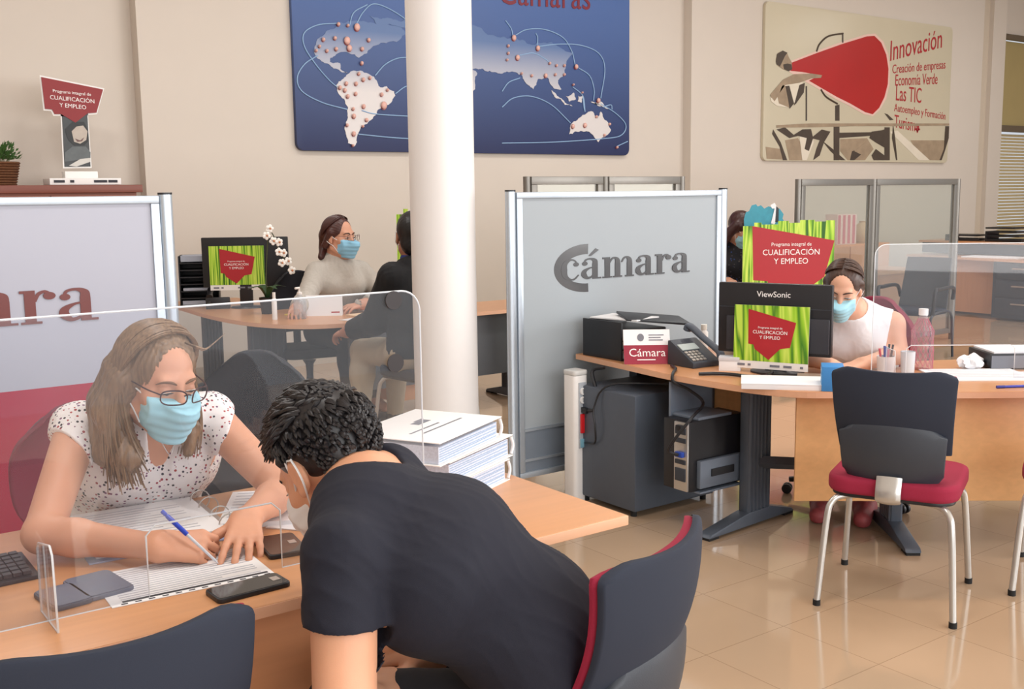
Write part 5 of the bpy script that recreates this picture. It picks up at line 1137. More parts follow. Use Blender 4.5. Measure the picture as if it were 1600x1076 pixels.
def face_mask(h, m, parent, res=.004, loops=True):
    P = [h.ell((0, .035, -.052), (.061, .066, .066)), h.cap((0, .085, .002), (0, .112, -.03), .012, .02, .05), h.cap((0, .112, -.03), (0, .082, -.1), .02, .028, .05),
         h.cap((-.045, .055, -.04), (.045, .055, -.04), .03, k=.03)]
    c = lambda p, n: (h.p(*p), h.M @ np.array(n, float))
    cuts = [c((0, .09, -.010), (0, .25, 1)), c((0, .0, -.112), (0, -.1, -1)), c((0, .03, 0), (0, -1, 0)), c((.064, .05, 0), (1, -.15, 0)), c((-.064, .05, 0), (-1, -.15, 0))]
    def pleat(P_, N):
        z = (P_-h.c) @ h.z/h.s; x = np.abs((P_-h.c) @ h.x/h.s)
        return P_+N*((.0016*h.s*np.sin(z*260)*np.clip(1.2-x*12, 0, 1))[:, None])
    o = solid('face_mask', P, res, m, parent, grow=.004*h.s, cuts=cuts, disp=pleat)
    if loops:
        paths = []
        for s in (-1, 1):
            paths += [h.pts([(s*.061, .04, -.015), (s*.074, .012, .0), (s*.085, -.008, .026), (s*.088, -.028, .02)]), h.pts([(s*.061, .04, -.085), (s*.072, .012, -.05), (s*.084, -.012, -.034), (s*.09, -.026, -.02), (s*.09, -.03, .0), (s*.088, -.028, .02)])]
        [tubes('ear_loop', [q_], .0019*h.s, M_maskw, o) for q_ in (paths[0]+paths[1][::-1], paths[2]+paths[3][::-1])]
    return o
def face_bits(h, parent, brow=(84, 60, 44)):
    mb = MB()
    for s in (-1, 1):
        o = MB().ball((0, 0, 0), (.0130*h.s, .005*h.s, .0030*h.s), 14, 8).build('eye', mat('eye_white', (226, 222, 216), .25), parent, smooth=True)
        M4 = Matrix([[*map(float, h.M[i])] for i in range(3)]).to_4x4(); M4.translation = Vector(h.p(s*.032, .0835, .004))-parent.location; o.matrix_local = M4
        i = MB().ball((0, .0028*h.s, -.001*h.s), (.0052*h.s, .0035*h.s, .0031*h.s), 12, 8).build('iris', mat('iris_brown', (58, 40, 28), .2), o, smooth=True)
        tubes('eyelash', [h.pts([(s*.016, .087, .004), (s*.026, .0915, .0065), (s*.038, .090, .0055), (s*.048, .082, .002)])], [.0008*h.s, .0018*h.s, .0018*h.s, .0008*h.s], mat('lash_dark', (40, 28, 24), .6), parent)
        tubes('eyebrow', [h.pts([(s*.012, .0885, .025), (s*.026, .0885, .032), (s*.042, .080, .031), (s*.053, .068, .022)])], [.002*h.s, .0036*h.s, .003*h.s, .001*h.s], mat('brow_%d' % brow[0], brow, .7), parent, n=6)
def glasses(h, m, parent, rim=.0018):
    t = MB()
    for s in (-1, 1):
        t.tube(h.pts([(s*.034+.027*math.copysign(abs(math.cos(q))**.7, math.cos(q)), .117-.012*math.cos(q)*s, .008+.018*math.copysign(abs(math.sin(q))**.7, math.sin(q))) for q in np.linspace(0, 2*PI, 25)]), rim*h.s, n=6)
        t.tube(h.pts([(s*.061, .104, .014), (s*.075, .07, .014), (s*.081, .02, .012), (s*.083, -.012, .008)]), rim*h.s, n=6, smooth=4)
    t.tube(h.pts([(-.009, .119, .010), (0, .122, .014), (.009, .119, .010)]), rim*h.s, n=6, smooth=4)
    o = t.build('glasses', m, parent, smooth=True, world=True)
    L = MB()
    for s in (-1, 1): L.tube(h.pts([(s*.034, .1055, -.002), (s*.034, .107, -.002)]), [.018*h.s]*2, n=18)
    return o
def fallen_strand(h, x0, y0, side, end, spread=.0, seg=7, lift=.006, wav=.004):
    """hair path from the parting over the skull, then down to a world point"""
    R3 = A(.074, .093, .088); cc = A(0, -.014, .032)
    p0 = nrm(A(x0/.074, y0/.093, math.sqrt(max(.05, 1-(x0/.074)**2-(y0/.093)**2))))
    p1 = nrm(A(side*1.0, y0/.093*.45-.12, -.10)); out = []
    for t in np.linspace(0, 1, 6):
        q = nrm(p0*(1-t)+p1*t+A(0, 0, .25*t*(1-t))); out.append(h.p(*(cc+q*(R3+lift+.006*t))))
    b = out[-1]; end = np.array(end); ph = random.uniform(0, 6.28)
    for t in np.linspace(.2, 1, seg):
        p = b+(end-b)*t; p = p+A(0, 0, -.03*math.sin(PI*t)*0)+nrm(h.x)*(wav*math.sin(ph+t*5)+side*.014*math.sin(PI*t)); out.append(p)
    return out

# --- woman in the dotted blouse
t = thing('person', 'woman in dotted white sleeveless blouse and glasses, writing at the front desk', 'person', (.86, 3.1, 0))
s = 1.1
SK1 = skin('fair_skin', (216, 158, 128))
h = Frame((.828, 2.665, 1.115), (.22, -.90, -.30), (.08, -.2, 1), 1.07)
neck = A(.86, 2.80, 1.005)
sl, sr = A(1.015, 2.84, .965), A(.675, 2.87, .975)
tor = torso_prims(A(.86, 3.14, .56), A(.86, 3.08, .70), A(.855, 2.96, .85), neck, sl, sr, s, 1.0, (0, -1, 0))
elL, wrL = A(1.10, 2.56, .80), A(.945, 2.425, .785)
elR, wrR = A(.515, 2.60, .79), A(.715, 2.385, .775)
body = list(tor)+head_prims(h, neck)+arm_prims(sl, elL, wrL, s)+arm_prims(sr, elR, wrR, s)
hl, tipl = hand_prims(wrL, (-.42, -.88, -.20), (.1, -.15, 1), 1, s, (14, 16, 18, 22), (.8, 1, .8), 7, (.75, .6, -.2), 12)
hr, tipr = hand_prims(wrR, (.92, -.36, -.10), (-.25, -.55, .78), -1, s, (40, 48, 54, 58), (.9, 1.2, .8), 2, (.25, .9, -.35), 22)
body += hl+hr
for q in (-1, 1): body += leg_prims(A(.86+q*.1, 3.12, .54), A(.86+q*.12, 2.72, .52), A(.86+q*.12, 2.72, .10), s)+foot_prims(A(.86+q*.12, 2.72, .09), (0, -1, 0), s)
solid('body', body, .0045, SK1, t)
bl = list(tor)+[cap(sl, sl+(elL-sl)*.28, .05*s, .046*s, .02), cap(sr, sr+(elR-sr)*.28, .05*s, .046*s, .02)]
bl += [cap(neck+A(0, -.07, .05), A(.852, 2.785, .79), .056, .014, .012, 's'), cap(neck+A(0, 0, .03), neck+A(0, -.03, .2), .088, .12, .015, 's')]
solid('blouse', bl, .0055, dots_mat('dotted_blouse', (240, 234, 232), [(150, 40, 60), (40, 40, 60), (36, 30, 40), (120, 70, 110), (170, 60, 60)], 82.), t, grow=.012, cuts=[(A(0, 0, .60), (0, 0, -1)), (sl+(elL-sl)*.20+A(.01, 0, 0), A(.8, -.3, -.4), .12), (sr+(elR-sr)*.20-A(.01, 0, 0), A(-.8, -.3, -.4), .12)], fold=.004, ffreq=60)
leg = [p for q in (-1, 1) for p in leg_prims(A(.86+q*.1, 3.12, .54), A(.86+q*.12, 2.72, .52), A(.86+q*.12, 2.72, .10), s)]+[tor[0], tor[3]]
solid('trousers', leg, .009, mat('dark_trousers', (48, 50, 62), .85), t, grow=.012, cuts=[(A(0, 0, .66), (0, 0, 1))], fold=.004)
solid('shoe', [p for q in (-1, 1) for p in foot_prims(A(.86+q*.12, 2.72, .09), (0, -1, 0), s)], .008, M_black, t, grow=.008, cuts=[(A(0, 0, .004), (0, 0, -1)), (A(0, 0, .10), (0, 0, 1))])
face_bits(h, t, (120, 86, 62))
face_mask(h, M_maskm, t)
glasses(h, mat('dark_red_frame', (62, 26, 34), .3), t)
HM1 = hair_mat('light_brown_hair', (72, 50, 36), (168, 134, 100))
hp = [h.ell((0, -.022, .036), (.083, .100, .094)), h.ell((0, .095, .0), (.061, .070, .130), .012, 's')]
rb = [h.p(.082, -.02, .0), h.p(.094, -.03, -.08), A(.735, 2.66, .93), A(.745, 2.70, .86)]
for i in range(3): hp.append(cap(rb[i], rb[i+1], (.036, .040, .034)[i], (.040, .034, .010)[i], .03))
rb2 = [h.p(.06, -.07, .0), h.p(.07, -.085, -.09), A(.72, 2.76, .93)]
for i in range(2): hp.append(cap(rb2[i], rb2[i+1], .045, .045, .03))
lb = [h.p(-.072, -.055, .0), h.p(-.07, -.075, -.08), A(.925, 2.745, .965), A(.915, 2.73, .90)]
for i in range(3): hp.append(cap(lb[i], lb[i+1], (.036, .036, .026)[i], (.036, .026, .014)[i], .03))
hp.append(cap(h.p(0, -.09, .0), h.p(0, -.10, -.10), .06, .05, .04))
def grooves(P_, N):
    a = np.arctan2((P_-h.c) @ h.x, (P_-h.c) @ h.y); z = (P_-h.c) @ h.z
    return P_+N*(.0018*np.sin(a*34+6*np.sin(z*12))+.0013*np.sin(a*71+z*40))[:, None]
solid('hair', hp, .005, HM1, t, disp=grooves)
paths = []
for k in range(150):
    y0 = random.uniform(-.08, .036); e = A(.735+random.uniform(-.045, .04), 2.67+random.uniform(-.05, .05), .87+random.uniform(-.03, .06))
    paths.append(fallen_strand(h, -.006+random.uniform(-.004, .004), y0, 1, e, lift=.013+random.uniform(0, .006)))
for k in range(110):
    y0 = random.uniform(-.08, .036); e = A(.925+random.uniform(-.03, .02), 2.75+random.uniform(-.03, .03), .91+random.uniform(-.03, .08))
    st_ = fallen_strand(h, .0+random.uniform(-.004, .004), y0, -1, e, lift=.013+random.uniform(0, .006)); 
    paths.append(st_)
tubes('hair_strand', paths, [.0012, .0032, .0034, .0030, .0012], HM1, t, n=4, smooth=2)
paths = [[h.p(-.02, .05, .112), h.p(-.055, .055, .098), h.p(-.088, .04, .085), h.p(-.11-.008*k, .03, .092+.006*k)] for k in range(5)]
tubes('loose_strand', paths, [.003, .004, .003, .0008], HM1, t, n=4)
tubes('necklace', [[neck+A(-.05, -.03, .0), neck+A(-.02, -.075, -.06), neck+A(.0, -.088, -.10), neck+A(.02, -.075, -.06), neck+A(.05, -.03, .0)]], .0012, M_steel, t)
# pen held in the right hand
pt, pc = A(.822, 2.292, .737), A(.700, 2.420, .895)
tp = thing('ballpoint_pen', 'blue capped ballpoint in the right hand of the woman in dots', 'pen', pt)
d = nrm(pc-pt)
MB().tube([A(0, 0, 0), d*.012, d*.10], [.0006, .0032, .0036], n=10).build('barrel', mat('clear_barrel', (206, 210, 220), .2), tp, smooth=True)
MB().tube([d*.098, d*.16, d*.165], [.0055, .0055, .003], n=12).build('cap', mat('pen_blue_bright', (34, 66, 190), .35), tp, smooth=True)
MB().tube([d*.165, d*.178], .0048, n=10).build('end_plug', mat('pen_blue_bright', (34, 66, 190), .35), tp)

# --- man in the navy t-shirt
t = thing('person', 'man in navy t-shirt seen from behind, leaning over the front desk', 'person', (1.24, 1.6, 0))
SK2 = skin('tan_skin', (222, 164, 130))
h = Frame((.925, 1.915, 1.030), (-.16, .72, -.66), (-.25, .5, 1), 1.17)
neck = A(.94, 1.80, .995)
sl, sr = A(.808, 1.630, .945), A(1.015, 1.84, .995)
pel, wai, che = A(1.255, 1.565, .575), A(1.17, 1.57, .735), A(1.02, 1.655, .875)
tor = torso_prims(pel, wai, che, neck, sl, sr, 1.06)
elL, wrL = A(.735, 1.500, .655), A(.90, 1.74, .605)
elR, wrR = A(1.19, 1.92, .735), A(1.12, 1.86, .60)
body = list(tor)+head_prims(h, neck)+arm_prims(sl, elL, wrL, 1.12, (.054, .046, .042, .028))+arm_prims(sr, elR, wrR, 1.12, (.054, .046, .042, .028))
body += hand_prims(wrL, (.5, .8, -.1), (0, 0, 1), 1, 1.1, (20, 22, 24, 26))[0]+hand_prims(wrR, (-.6, .5, -.1), (0, 0, 1), -1, 1.1, (20, 22, 24, 26))[0]
LG = []; FT = []
for q, kn in ((-1, A(1.14, 1.98, .53)), (1, A(.93, 1.89, .52))):
    hp_ = pel+A(-q*.08, -q*.06, -.02); LG += leg_prims(hp_, kn, kn+A(.02, -.05, -.45), 1.1); FT += foot_prims(kn+A(.02, -.05, -.46), (-.4, .8, 0), 1.05)
body += LG+FT
solid('body', body, .0045, SK2, t)
sh = list(tor[:8])+[cap(sl, sl+(elL-sl)*.48, .054*1.12, .052*1.12, .02), cap(sr, sr+(elR-sr)*.48, .054*1.12, .052*1.12, .02)]
sh += [cap(neck+A(.005, -.012, .045), neck+A(0, 0, .12), .066, .08, .012, 's'), cap(neck+A(-.02, .05, .03), neck+A(-.03, .12, .15), .062, .10, .012, 's')]
M_navy = mat('navy_jersey', (20, 22, 37), .85, noise=.1, scale=200, bump=.15, bscale=700)
solid('t_shirt', sh, .0055, M_navy, t, grow=.015, cuts=[(A(0, 0, .60), (0, 0, -1)), (sl+(elL-sl)*.37+A(-.020, -.016, 0), A(-.12, -.12, -1), .095), (sr+(elR-sr)*.37+A(.027, .022, 0), A(.3, .2, -1), .092)], fold=.0045, ffreq=34, fdir=(-.5, .45, .7))
solid('trousers', LG+[tor[0], tor[3]], .008, mat('black_trousers', (30, 30, 36), .85), t, grow=.014, cuts=[(A(0, 0, .68), (0, 0, 1))], fold=.004)
solid('shoe', FT, .008, mat('shoe_leather', (40, 34, 32), .5), t, grow=.008, cuts=[(A(0, 0, .004), (0, 0, -1)), (A(0, 0, .12), (0, 0, 1))])
face_mask(h, M_maskw, t)
face_bits(h, t, (34, 26, 24))
HM2 = hair_mat('black_hair', (16, 15, 17), (44, 40, 42), (90, 90, 90))
hp = [h.ell((0, -.026, .040), (.081, .098, .092)), h.ell((0, -.055, -.012), (.060, .044, .050), .02), h.ell((0, .105, -.045), (.078, .075, .10), .012, 's'),
      h.ell((-.088, .0, -.02), (.022, .04, .042), .008, 's'), h.ell((.088, .0, -.02), (.022, .04, .042), .008, 's'), h.cap((0, -.03, -.12), (0, -.1, -.12), .06, .045, .02, 's')]
solid('hair', hp, .0045, HM2, t)
paths = []; rad = []
for k in range(2000):
    v = rng.normal(size=3); v /= np.linalg.norm(v)
    top = v[2]*.7+v[1]*.25
    if v[2] < -.80 or (abs(v[0]) > .72 and v[2] < -.12 and v[1] > -.22) or (v[1] > .45 and v[2] < .42) or (v[1] > .0 and v[2] < -.05): continue
    p = A(v[0]*.0835, -.026+v[1]*.1005, .040+v[2]*.0945)
    n = nrm(A(v[0]/.08, v[1]/.096, v[2]/.091))
    L = .030 if v[2] > .35 else (.020 if v[2] > 0 else .012)
    if v[2] < -.35: p = p+A(0, -.006, 0)
    comb = A(.35*math.sin(7*v[0]+3*v[1]), .8 if v[2] > .3 else -.2, -.1 if v[2] > .3 else -1.) + rng.normal(size=3)*.16
    comb = nrm(comb-n*(comb@n)*.6); d1 = nrm(n*.12+comb*.9)
    paths.append([h.p(*(p-n*.002)), h.p(*(p+d1*L*.5+n*.003)), h.p(*(p+d1*L+n*(.004-.004*(v[2] < 0))))])
tubes('hair_tuft', paths, [.0034, .0048, .0010], HM2, t, n=5, smooth=3)

# --- woman in the white top at the right desk
t = thing('person', 'woman in white sleeveless top working behind the big monitor', 'person', (4.36, 3.33, 0))
SK3 = skin('warm_skin', (226, 174, 146)); s = 1.12
fd = A(-.85, -.53, 0); ld = A(.53, -.85, 0)
h = Frame((4.13, 3.08, 1.115), (-.73, -.40, -.45), (-.2, -.2, 1), 1.0)
neck = A(4.23, 3.10, 1.0); sc_ = A(4.30, 3.13, .935)
sl, sr = sc_+ld*.165, sc_-ld*.165
pel, wai, che = A(4.43, 3.24, .575), A(4.42, 3.22, .71), A(4.36, 3.17, .85)
tor = torso_prims(pel, wai, che, neck, sl, sr, s, .9, fd)
elL, wrL = A(4.385, 2.945, .795), A(4.13, 2.96, .775)
elR, wrR = A(4.03, 3.23, .80), A(3.99, 3.03, .775)
body = list(tor)+head_prims(h, neck)+arm_prims(sl, elL, wrL, s)+arm_prims(sr, elR, wrR, s)
body += hand_prims(wrL, (-1, .15, -.1), (0, 0, 1), 1, s, (18, 20, 22, 24))[0]+hand_prims(wrR, (-.2, -1, -.1), (0, 0, 1), -1, s, (30, 34, 36, 40))[0]
LG = []; FT = []
for q in (-1, 1):
    kn = pel+fd*.25+ld*q*.1-A(0, 0, .05); LG += leg_prims(pel+ld*q*.09-A(0, 0, .02), kn, kn+A(0, 0, -.42), s); FT += foot_prims(kn+A(0, 0, -.43), fd, s)
body += LG+FT
solid('body', body, .006, SK3, t)
solid('sleeveless_top', list(tor)+[cap(neck+fd*.03+A(0, 0, .03), neck+fd*.10+A(0, 0, .12), .072, .10, .012, 's')], .0065, mat('white_jersey', (242, 242, 244), .8, bump=.1), t, grow=.013, cuts=[(A(0, 0, .60), (0, 0, -1)), (sl-ld*.004, ld*1.0+A(0, 0, -.15), .13), (sr+ld*.004, -ld+A(0, 0, -.15), .13)], fold=.004, ffreq=60)
solid('trousers', LG+[tor[0], tor[3]], .010, mat('dark_trousers', (48, 50, 62), .85), t, grow=.012, cuts=[(A(0, 0, .67), (0, 0, 1))])
solid('shoe', FT, .008, mat('red_white_shoe', (150, 66, 70), .6, noise=.4, scale=40), t, grow=.008, cuts=[(A(0, 0, .004), (0, 0, -1)), (A(0, 0, .10), (0, 0, 1))])
face_bits(h, t, (60, 42, 34)); face_mask(h, M_maskm, t, .005)
HM3 = hair_mat('dark_brown_hair', (40, 26, 22), (92, 62, 48))
def tied_hair(h, t, HM, low=None):
    hp = [h.ell((0, -.022, .036), (.081, .098, .092)), h.ell((0, .095, .0), (.062, .070, .128), .012, 's'), h.cap((0, -.09, -.01), (0, -.105, -.075), .055, .035, .04)]
    if low is not None: hp += [cap(h.p(0, -.105, -.06), low, .04, .025, .03)]
    for q in (-1, 1): hp += [h.cap((q*.078, -.01, .03), (q*.07, -.05, -.05), .016, .024, .02)]
    def gr(P_, N):
        a = np.arctan2((P_-h.c) @ h.x, (P_-h.c) @ h.z)
        return P_+N*(.0007*np.sin(a*40))[:, None]
    solid('hair', hp, .006, HM, t, disp=gr)
    paths = []
    for k in range(110):
        y0 = random.uniform(-.085, .034); q = random.choice((-1, 1))
        R3 = A(.074, .093, .088)+.014; cc = A(0, -.014, .032); p0 = nrm(A(q*.02, y0/.093, math.sqrt(max(.05, 1-(y0/.093)**2)))); p1 = nrm(A(q*.75, -.75, -.35)); m_ = nrm(A(q*.95, y0/.093*.7-.05, .35)); out = []
        for u_ in np.linspace(0, 1, 7):
            v_ = nrm(p0*(1-u_)**2+2*m_*u_*(1-u_)+p1*u_*u_); out.append(h.p(*(cc+v_*(R3+random.uniform(0, .003)))))
        paths.append(out)
    tubes('hair_strand', paths, [.001, .003, .0034, .003, .001], HM, t, n=4, smooth=2)
tied_hair(h, t, HM3)

# --- woman in the beige jumper at the back left desk
t = thing('person', 'woman in beige jumper, glasses and blue mask at the back left desk', 'person', (3.64, 7.28, 0))
s = 1.16
h = Frame((3.62, 7.17, 1.275), (.42, -.88, -.08), (0, 0, 1), 1.22)
neck = A(3.62, 7.22, 1.13); sl, sr = A(3.80, 7.2, 1.01), A(3.45, 7.22, 1.015)
pel, wai, che = A(3.63, 7.31, .58), A(3.63, 7.29, .74), A(3.625, 7.24, .92)
tor = torso_prims(pel, wai, che, neck, sl, sr, 1.16, .8, (0, -1, 0))
elL, wrL = A(3.94, 7.03, .81), A(3.66, 6.93, .785)
elR, wrR = A(3.27, 7.07, .82), A(3.16, 6.98, .785)
arms = arm_prims(sl, elL, wrL, s, (.058, .05, .047, .036))+arm_prims(sr, elR, wrR, s, (.058, .05, .047, .036))
body = list(tor)+head_prims(h, neck)+arms+hand_prims(wrL, (-1, -.1, -.1), (0, -.2, 1), 1, s, (18, 20, 22, 24))[0]+hand_prims(wrR, (-.5, -.9, -.1), (0, 0, 1), -1, s, (25, 28, 30, 34))[0]
LG = []; FT = []
for q in (-1, 1):
    kn = A(3.63+q*.11, 6.9, .53); LG += leg_prims(A(3.63+q*.1, 7.28, .55), kn, kn+A(0, 0, -.43), s); FT += foot_prims(kn+A(0, 0, -.44), (0, -1, 0), s)
solid('body', body+LG+FT, .0075, skin('olive_skin', (206, 152, 126)), t)
solid('jumper', list(tor)+arms+[cap(neck+A(0, -.02, .045), neck+A(0, -.05, .15), .072, .09, .012, 's')], .008, mat('beige_knit', (184, 178, 170), .9, noise=.1, scale=120, bump=.3, bscale=260), t, grow=.017, cuts=[(A(0, 0, .60), (0, 0, -1)), (wrL+A(.05, 0, 0), (-1, -.2, 0), .09), (wrR+(elR-wrR)*.2, wrR-elR, .09)], fold=.005, ffreq=50)
solid('trousers', LG+[tor[0], tor[3]], .012, mat('dark_trousers', (48, 50, 62), .85), t, grow=.012, cuts=[(A(0, 0, .67), (0, 0, 1))])
face_bits(h, t, (56, 38, 32)); face_mask(h, mat('surgical_mask_deep', (140, 196, 226), .75, noise=.04), t, .006); glasses(h, mat('thin_metal_frame', (96, 70, 66), .3, .5), t, .0013)
HM4 = hair_mat('chestnut_hair', (44, 22, 20), (88, 46, 40))
tied_hair(h, t, HM4, A(3.50, 7.24, 1.13))

# --- client in the black jacket
t = thing('person', 'client in black jacket with blue collar, half hidden by the column', 'person', (3.50, 5.80, 0))
h = Frame((3.45, 5.83, 1.315), (.40, .92, -.05), (0, 0, 1), 1.2)
neck = A(3.47, 5.80, 1.16); sl, sr = A(3.26, 5.76, 1.07), A(3.69, 5.84, 1.07)
pel, wai, che = A(3.50, 5.78, .60), A(3.49, 5.79, .76), A(3.48, 5.80, .94)
tor = torso_prims(pel, wai, che, neck, sl, sr, 1.3)
elL, wrL = A(3.22, 5.93, .78), A(3.16, 6.19, .70); elR, wrR = A(3.78, 6.0, .80), A(3.66, 6.22, .74)
arms = arm_prims(sl, elL, wrL, 1.2, (.062, .054, .05, .036))+arm_prims(sr, elR, wrR, 1.2, (.062, .054, .05, .036))
LG = []; FT = []
for q in (-1, 1):
    kn = A(3.42+q*.13, 6.23, .56); LG += leg_prims(A(3.49+q*.1, 5.82, .57), kn, kn+A(-.02, .02, -.45), 1.2); FT += foot_prims(kn+A(-.02, .02, -.46), (-.1, 1, 0), 1.15)
body = list(tor)+head_prims(h, neck)+arms+hand_prims(wrL, (-.2, .9, -.2), (-.4, 0, 1), 1, 1.2, (30, 34, 36, 40))[0]+hand_prims(wrR, (-.5, .8, -.2), (.2, 0, 1), -1, 1.2, (30, 34, 36, 40))[0]
solid('body', body+LG+FT, .008, skin('brown_skin', (168, 116, 92)), t)
solid('jacket', list(tor)+arms, .009, mat('black_jacket', (17, 18, 23), .8, noise=.1), t, grow=.022, cuts=[(A(0, 0, .56), (0, 0, -1)), (wrL+(elL-wrL)*.15, wrL-elL, .1), (wrR+(elR-wrR)*.15, wrR-elR, .1), (neck+A(0, 0, .03), (0, .3, 1))], fold=.006, ffreq=40)
MB().tube([neck+A(.085*math.cos(q), .08*math.sin(q)+.005, .02) for q in np.linspace(0, 2*PI, 21)], .026, n=8).build('collar', mat('royal_blue_collar', (28, 48, 120), .8), t, smooth=True, world=True)
solid('trousers', LG+[tor[0], tor[3]], .010, mat('beige_trousers', (178, 164, 142), .85), t, grow=.016, cuts=[(A(0, 0, .69), (0, 0, 1))], fold=.006)
solid('shoe', FT, .01, M_black, t, grow=.01, cuts=[(A(0, 0, .004), (0, 0, -1)), (A(0, 0, .12), (0, 0, 1))])
hp = [h.ell((0, -.026, .040), (.083, .100, .096)), h.ell((0, -.06, -.035), (.07, .052, .07), .02), h.ell((0, .105, -.045), (.078, .075, .10), .012, 's'), h.ell((-.09, .0, -.02), (.022, .036, .04), .008, 's'), h.ell((.09, .0, -.02), (.022, .036, .04), .008, 's')]
solid('hair', hp, .007, hair_mat('jet_hair', (12, 12, 14), (30, 28, 30), (90, 90, 90)), t, fold=.004, ffreq=60)
face_mask(h, M_maskw, t, .007)

# --- person partly hidden by the large bamboo sign
t = thing('person', 'dark haired person in patterned black top, half hidden left of the bamboo sign', 'person', (7.55, 6.86, 0))
h = Frame((7.50, 6.74, 1.235), (.35, -.75, -.62), (0, 0, 1), 1.2)
neck = A(7.53, 6.81, 1.09); ld = A(.85, -.5, 0); fd = A(-.5, -.85, 0); c_ = A(7.54, 6.83, 1.0)
sl, sr = c_+ld*.2, c_-ld*.2; pel, wai, che = A(7.58, 6.9, .58), A(7.57, 6.88, .73), A(7.55, 6.85, .9)
tor = torso_prims(pel, wai, che, neck, sl, sr, 1.2, 1, fd)
elL, wrL = sl+fd*.15-A(0, 0, .26), sl+fd*.38-A(.12, 0, .235); elR, wrR = sr+fd*.13-A(0, 0, .25), sr+fd*.36+A(.03, 0, -.225)
arms = arm_prims(sl, elL, wrL, 1.15)+arm_prims(sr, elR, wrR, 1.15)
LG = []
for q in (-1, 1):
    kn = pel+fd*.3+ld*q*.11-A(0, 0, .04); LG += leg_prims(pel+ld*q*.1-A(0, 0, .03), kn, kn+A(0, 0, -.43), 1.15)+foot_prims(kn+A(0, 0, -.44), fd, 1.1)
body = list(tor)+head_prims(h, neck)+arms+LG+hand_prims(wrL, fd, (0, 0, 1), 1, 1.15)[0]+hand_prims(wrR, fd, (0, 0, 1), -1, 1.15)[0]
solid('body', body, .009, skin('olive_skin', (206, 152, 126)), t)
solid('patterned_top', list(tor)+arms, .010, dots_mat('patterned_black', (26, 24, 30), [(70, 60, 70), (40, 60, 110), (30, 26, 30), (90, 80, 76)], 40.), t, grow=.018, cuts=[(A(0, 0, .6), (0, 0, -1)), (wrL+(elL-wrL)*.2, wrL-elL, .1), (wrR+(elR-wrR)*.2, wrR-elR, .1)], fold=.005)
solid('trousers', LG[:3]+LG[5:8]+[tor[0], tor[3]], .012, mat('dark_trousers', (48, 50, 62), .85), t, grow=.012, cuts=[(A(0, 0, .67), (0, 0, 1))])
face_bits(h, t, (40, 26, 24)); face_mask(h, M_maskm, t, .008)
hp = [h.ell((0, -.022, .036), (.086, .104, .098)), h.ell((0, .10, -.045), (.064, .075, .10), .012, 's')]
for q in (-1, 1): hp += [h.cap((q*.08, -.02, .02), (q*.085, -.04, -.12), .035, .045, .03), h.cap((q*.085, -.04, -.12), (q*.09, -.02, -.24), .045, .03, .03)]
solid('hair', hp, .008, hair_mat('auburn_hair', (40, 18, 18), (74, 36, 32)), t, fold=.005, ffreq=50)
office_chair('dark office chair of the person behind the large bamboo sign', (7.6, 6.93, 0), math.atan2(-.85, -.5)-PI/2, M_char, .5)

# ------------------------------------------------------------------ acrylic screens
def acrylic_front():
    t = thing('acrylic_screen', 'large clear acrylic screen with pass-through slot on the front desk', 'screen', (.78, 2.195, ZT))
    X0_, X1_, zt, ya = -.53, .535, .61, -.0025
    r = .05; th = .005
    def quad(x0, z0, x1, z1, m=M_acryl, name='sheet'): return MB().prism([(x0, z0), (x1, z0), (x1, z1), (x0, z1)], (0, ya, 0), UX, UZ, (0, th, 0))
    a, b = -.145, .155; hs = .155
    outer = [(X0_, 0), (a, 0), (a, hs-.02), (a+.02, hs), (b-.02, hs), (b, hs-.02), (b, 0), (X1_, 0)]
    for k in range(7): q = math.radians(90*k/6); outer.append((X1_-r+r*math.cos(q), zt-r+r*math.sin(q)))
    for k in range(7): q = math.radians(90+90*k/6); outer.append((X0_+r+r*math.cos(q), zt-r+r*math.sin(q)))
    MB().prism(outer, (0, ya, 0), UX, UZ, (0, th, 0)).build('sheet', M_acryl, t)
    e = MB(); pts = [(p[0], 0, p[1]) for p in outer]
    e.tube(pts+[pts[0]], .0022, n=5)
    e.build('bright_edge', mat('edge_glow', (228, 232, 236), .2), t, smooth=True)  # pale colour stands in for light caught along the clear edge
    for x in (-.345, .345):
        f = [(-.075, 0), (.065, 0), (.06, .135), (.045, .15), (-.055, .17), (-.07, .155)]
        o = MB().prism(f, (x-.0025, 0, 0), (0, 1, 0), UZ, (.005, 0, 0)).build('foot', M_acryl, t)
        e = MB(); q = [(x, p[0], p[1]) for p in f]; e.tube(q+[q[0]], .0024, n=5); e.tube([(x, 0, 0), (x, 0, .16)], .002, n=5)
        e.build('foot_edge', mat('edge_glow', (228, 232, 236), .2), o, smooth=True)  # same painted edge light round the foot
    for x, z in ((.462, .59), (.462, .44)):
        MB().prism([(.022*math.cos(k*PI/10), .022*math.sin(k*PI/10)) for k in range(20)], (x, -.0065, z), UX, UZ, (0, .003, 0)).build('dark_disc', mat('dark_disc', (44, 38, 40), .5), t)  # round dark discs near the right end of the sheet
    return t
acrylic_front()
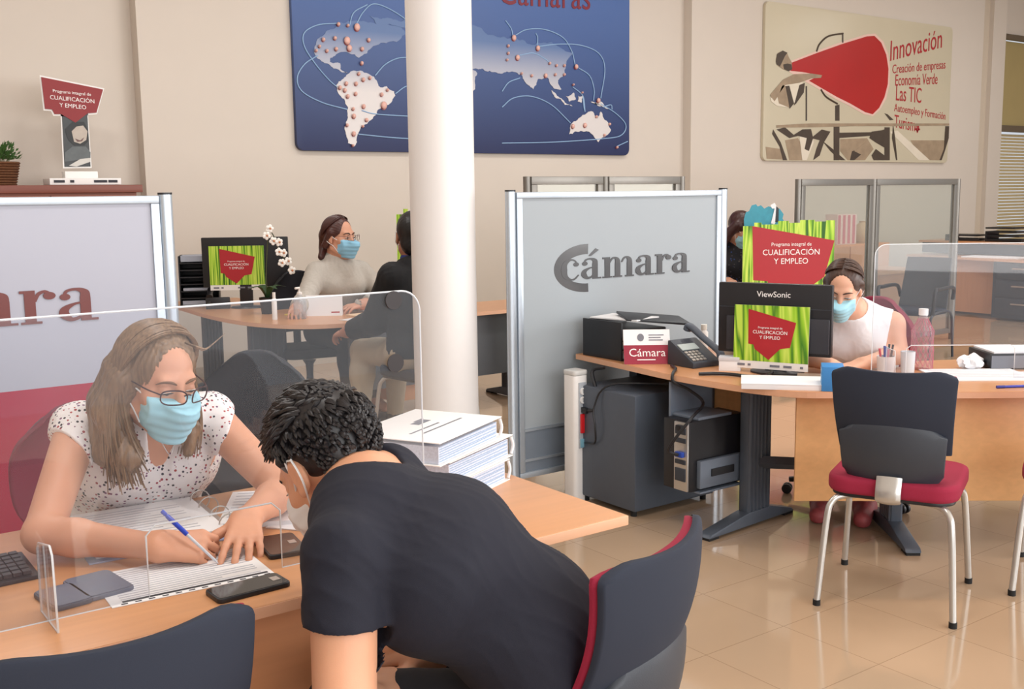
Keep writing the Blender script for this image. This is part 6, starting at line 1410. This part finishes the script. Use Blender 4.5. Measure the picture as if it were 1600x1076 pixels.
def acrylic_desk3():
    # stands across the diagonal front of the desk
    c = A(4.335, 2.565, ZT); rz_ = math.atan2(e_[1], e_[0])
    t = thing('acrylic_screen', 'clear acrylic screen standing at the right end of the right desk', 'screen', c, rz_)
    H, r, x0, x1 = .60, .05, -.42, .72
    outer = [(x0, 0), (-.27, 0), (-.27, .14), (-.25, .155), (.18, .155), (.20, .14), (.20, 0), (x1, 0), (x1, H)]
    for k in range(7): q = math.radians(90+90*k/6); outer.append((x0+r+r*math.cos(q), H-r+r*math.sin(q)))
    MB().prism(outer, (0, -.0025, 0), UX, UZ, (0, .005, 0)).build('sheet', M_acryl, t)
    e = MB(); q = [(p[0], 0, p[1]) for p in outer]; e.tube(q+[q[0]], .002, n=5); e.build('bright_edge', mat('edge_glow', (228, 232, 236), .2), t, smooth=True)  # brightness of the clear edge put into the tube colour
    for x in (-.34, .40):
        f = [(-.07, 0), (.07, 0), (.06, .14), (-.06, .14)]
        o = MB().prism(f, (x, 0, 0), (0, 1, 0), UZ, (.005, 0, 0)).build('foot', M_acryl, t)
        e = MB(); q = [(x+.0025, p[0], p[1]) for p in f]; e.tube(q+[q[0]], .002, n=5); e.build('foot_edge', mat('edge_glow', (228, 232, 236), .2), o, smooth=True)  # foot outline with its edge light in the colour
acrylic_desk3()

GROUPS = {'visitor_chair': 'burgundy and dark visitor chairs', 'office_chair': 'office chairs behind the desks', 'partition_screen': 'frosted cámara partitions', 'glass_partition': 'clear glass partitions',
          'acrylic_screen': 'acrylic protection screens', 'mobile_phone': 'phones on the front desk', 'phone_case': 'slate cases on the front desk', 'computer_monitor': 'black monitors', 'monitor_sign': 'programme sheets on monitors', 'letter_tray': 'black letter trays', 'cable': 'black cables at the right desk'}
for o in list(COL.objects):
    k = o.name.split('.')[0]
    if o.parent is None and k in GROUPS and 'label' in o: o['group'] = GROUPS[k]
# put every empty that still sits at the world origin at the foot of its own thing
bpy.context.view_layer.update()
for o in list(COL.objects):
    if o.type == 'EMPTY' and o.parent is None and o.location.length < 1e-6:
        ds = list(o.children_recursive)
        cs = [d.matrix_world @ Vector(c) for d in ds for c in d.bound_box]
        if not cs: continue
        l = Vector(((min(c.x for c in cs)+max(c.x for c in cs))/2, (min(c.y for c in cs)+max(c.y for c in cs))/2, min(c.z for c in cs)))
        for d in ds: d.data.transform(Matrix.Translation(-l))
        o.location = l
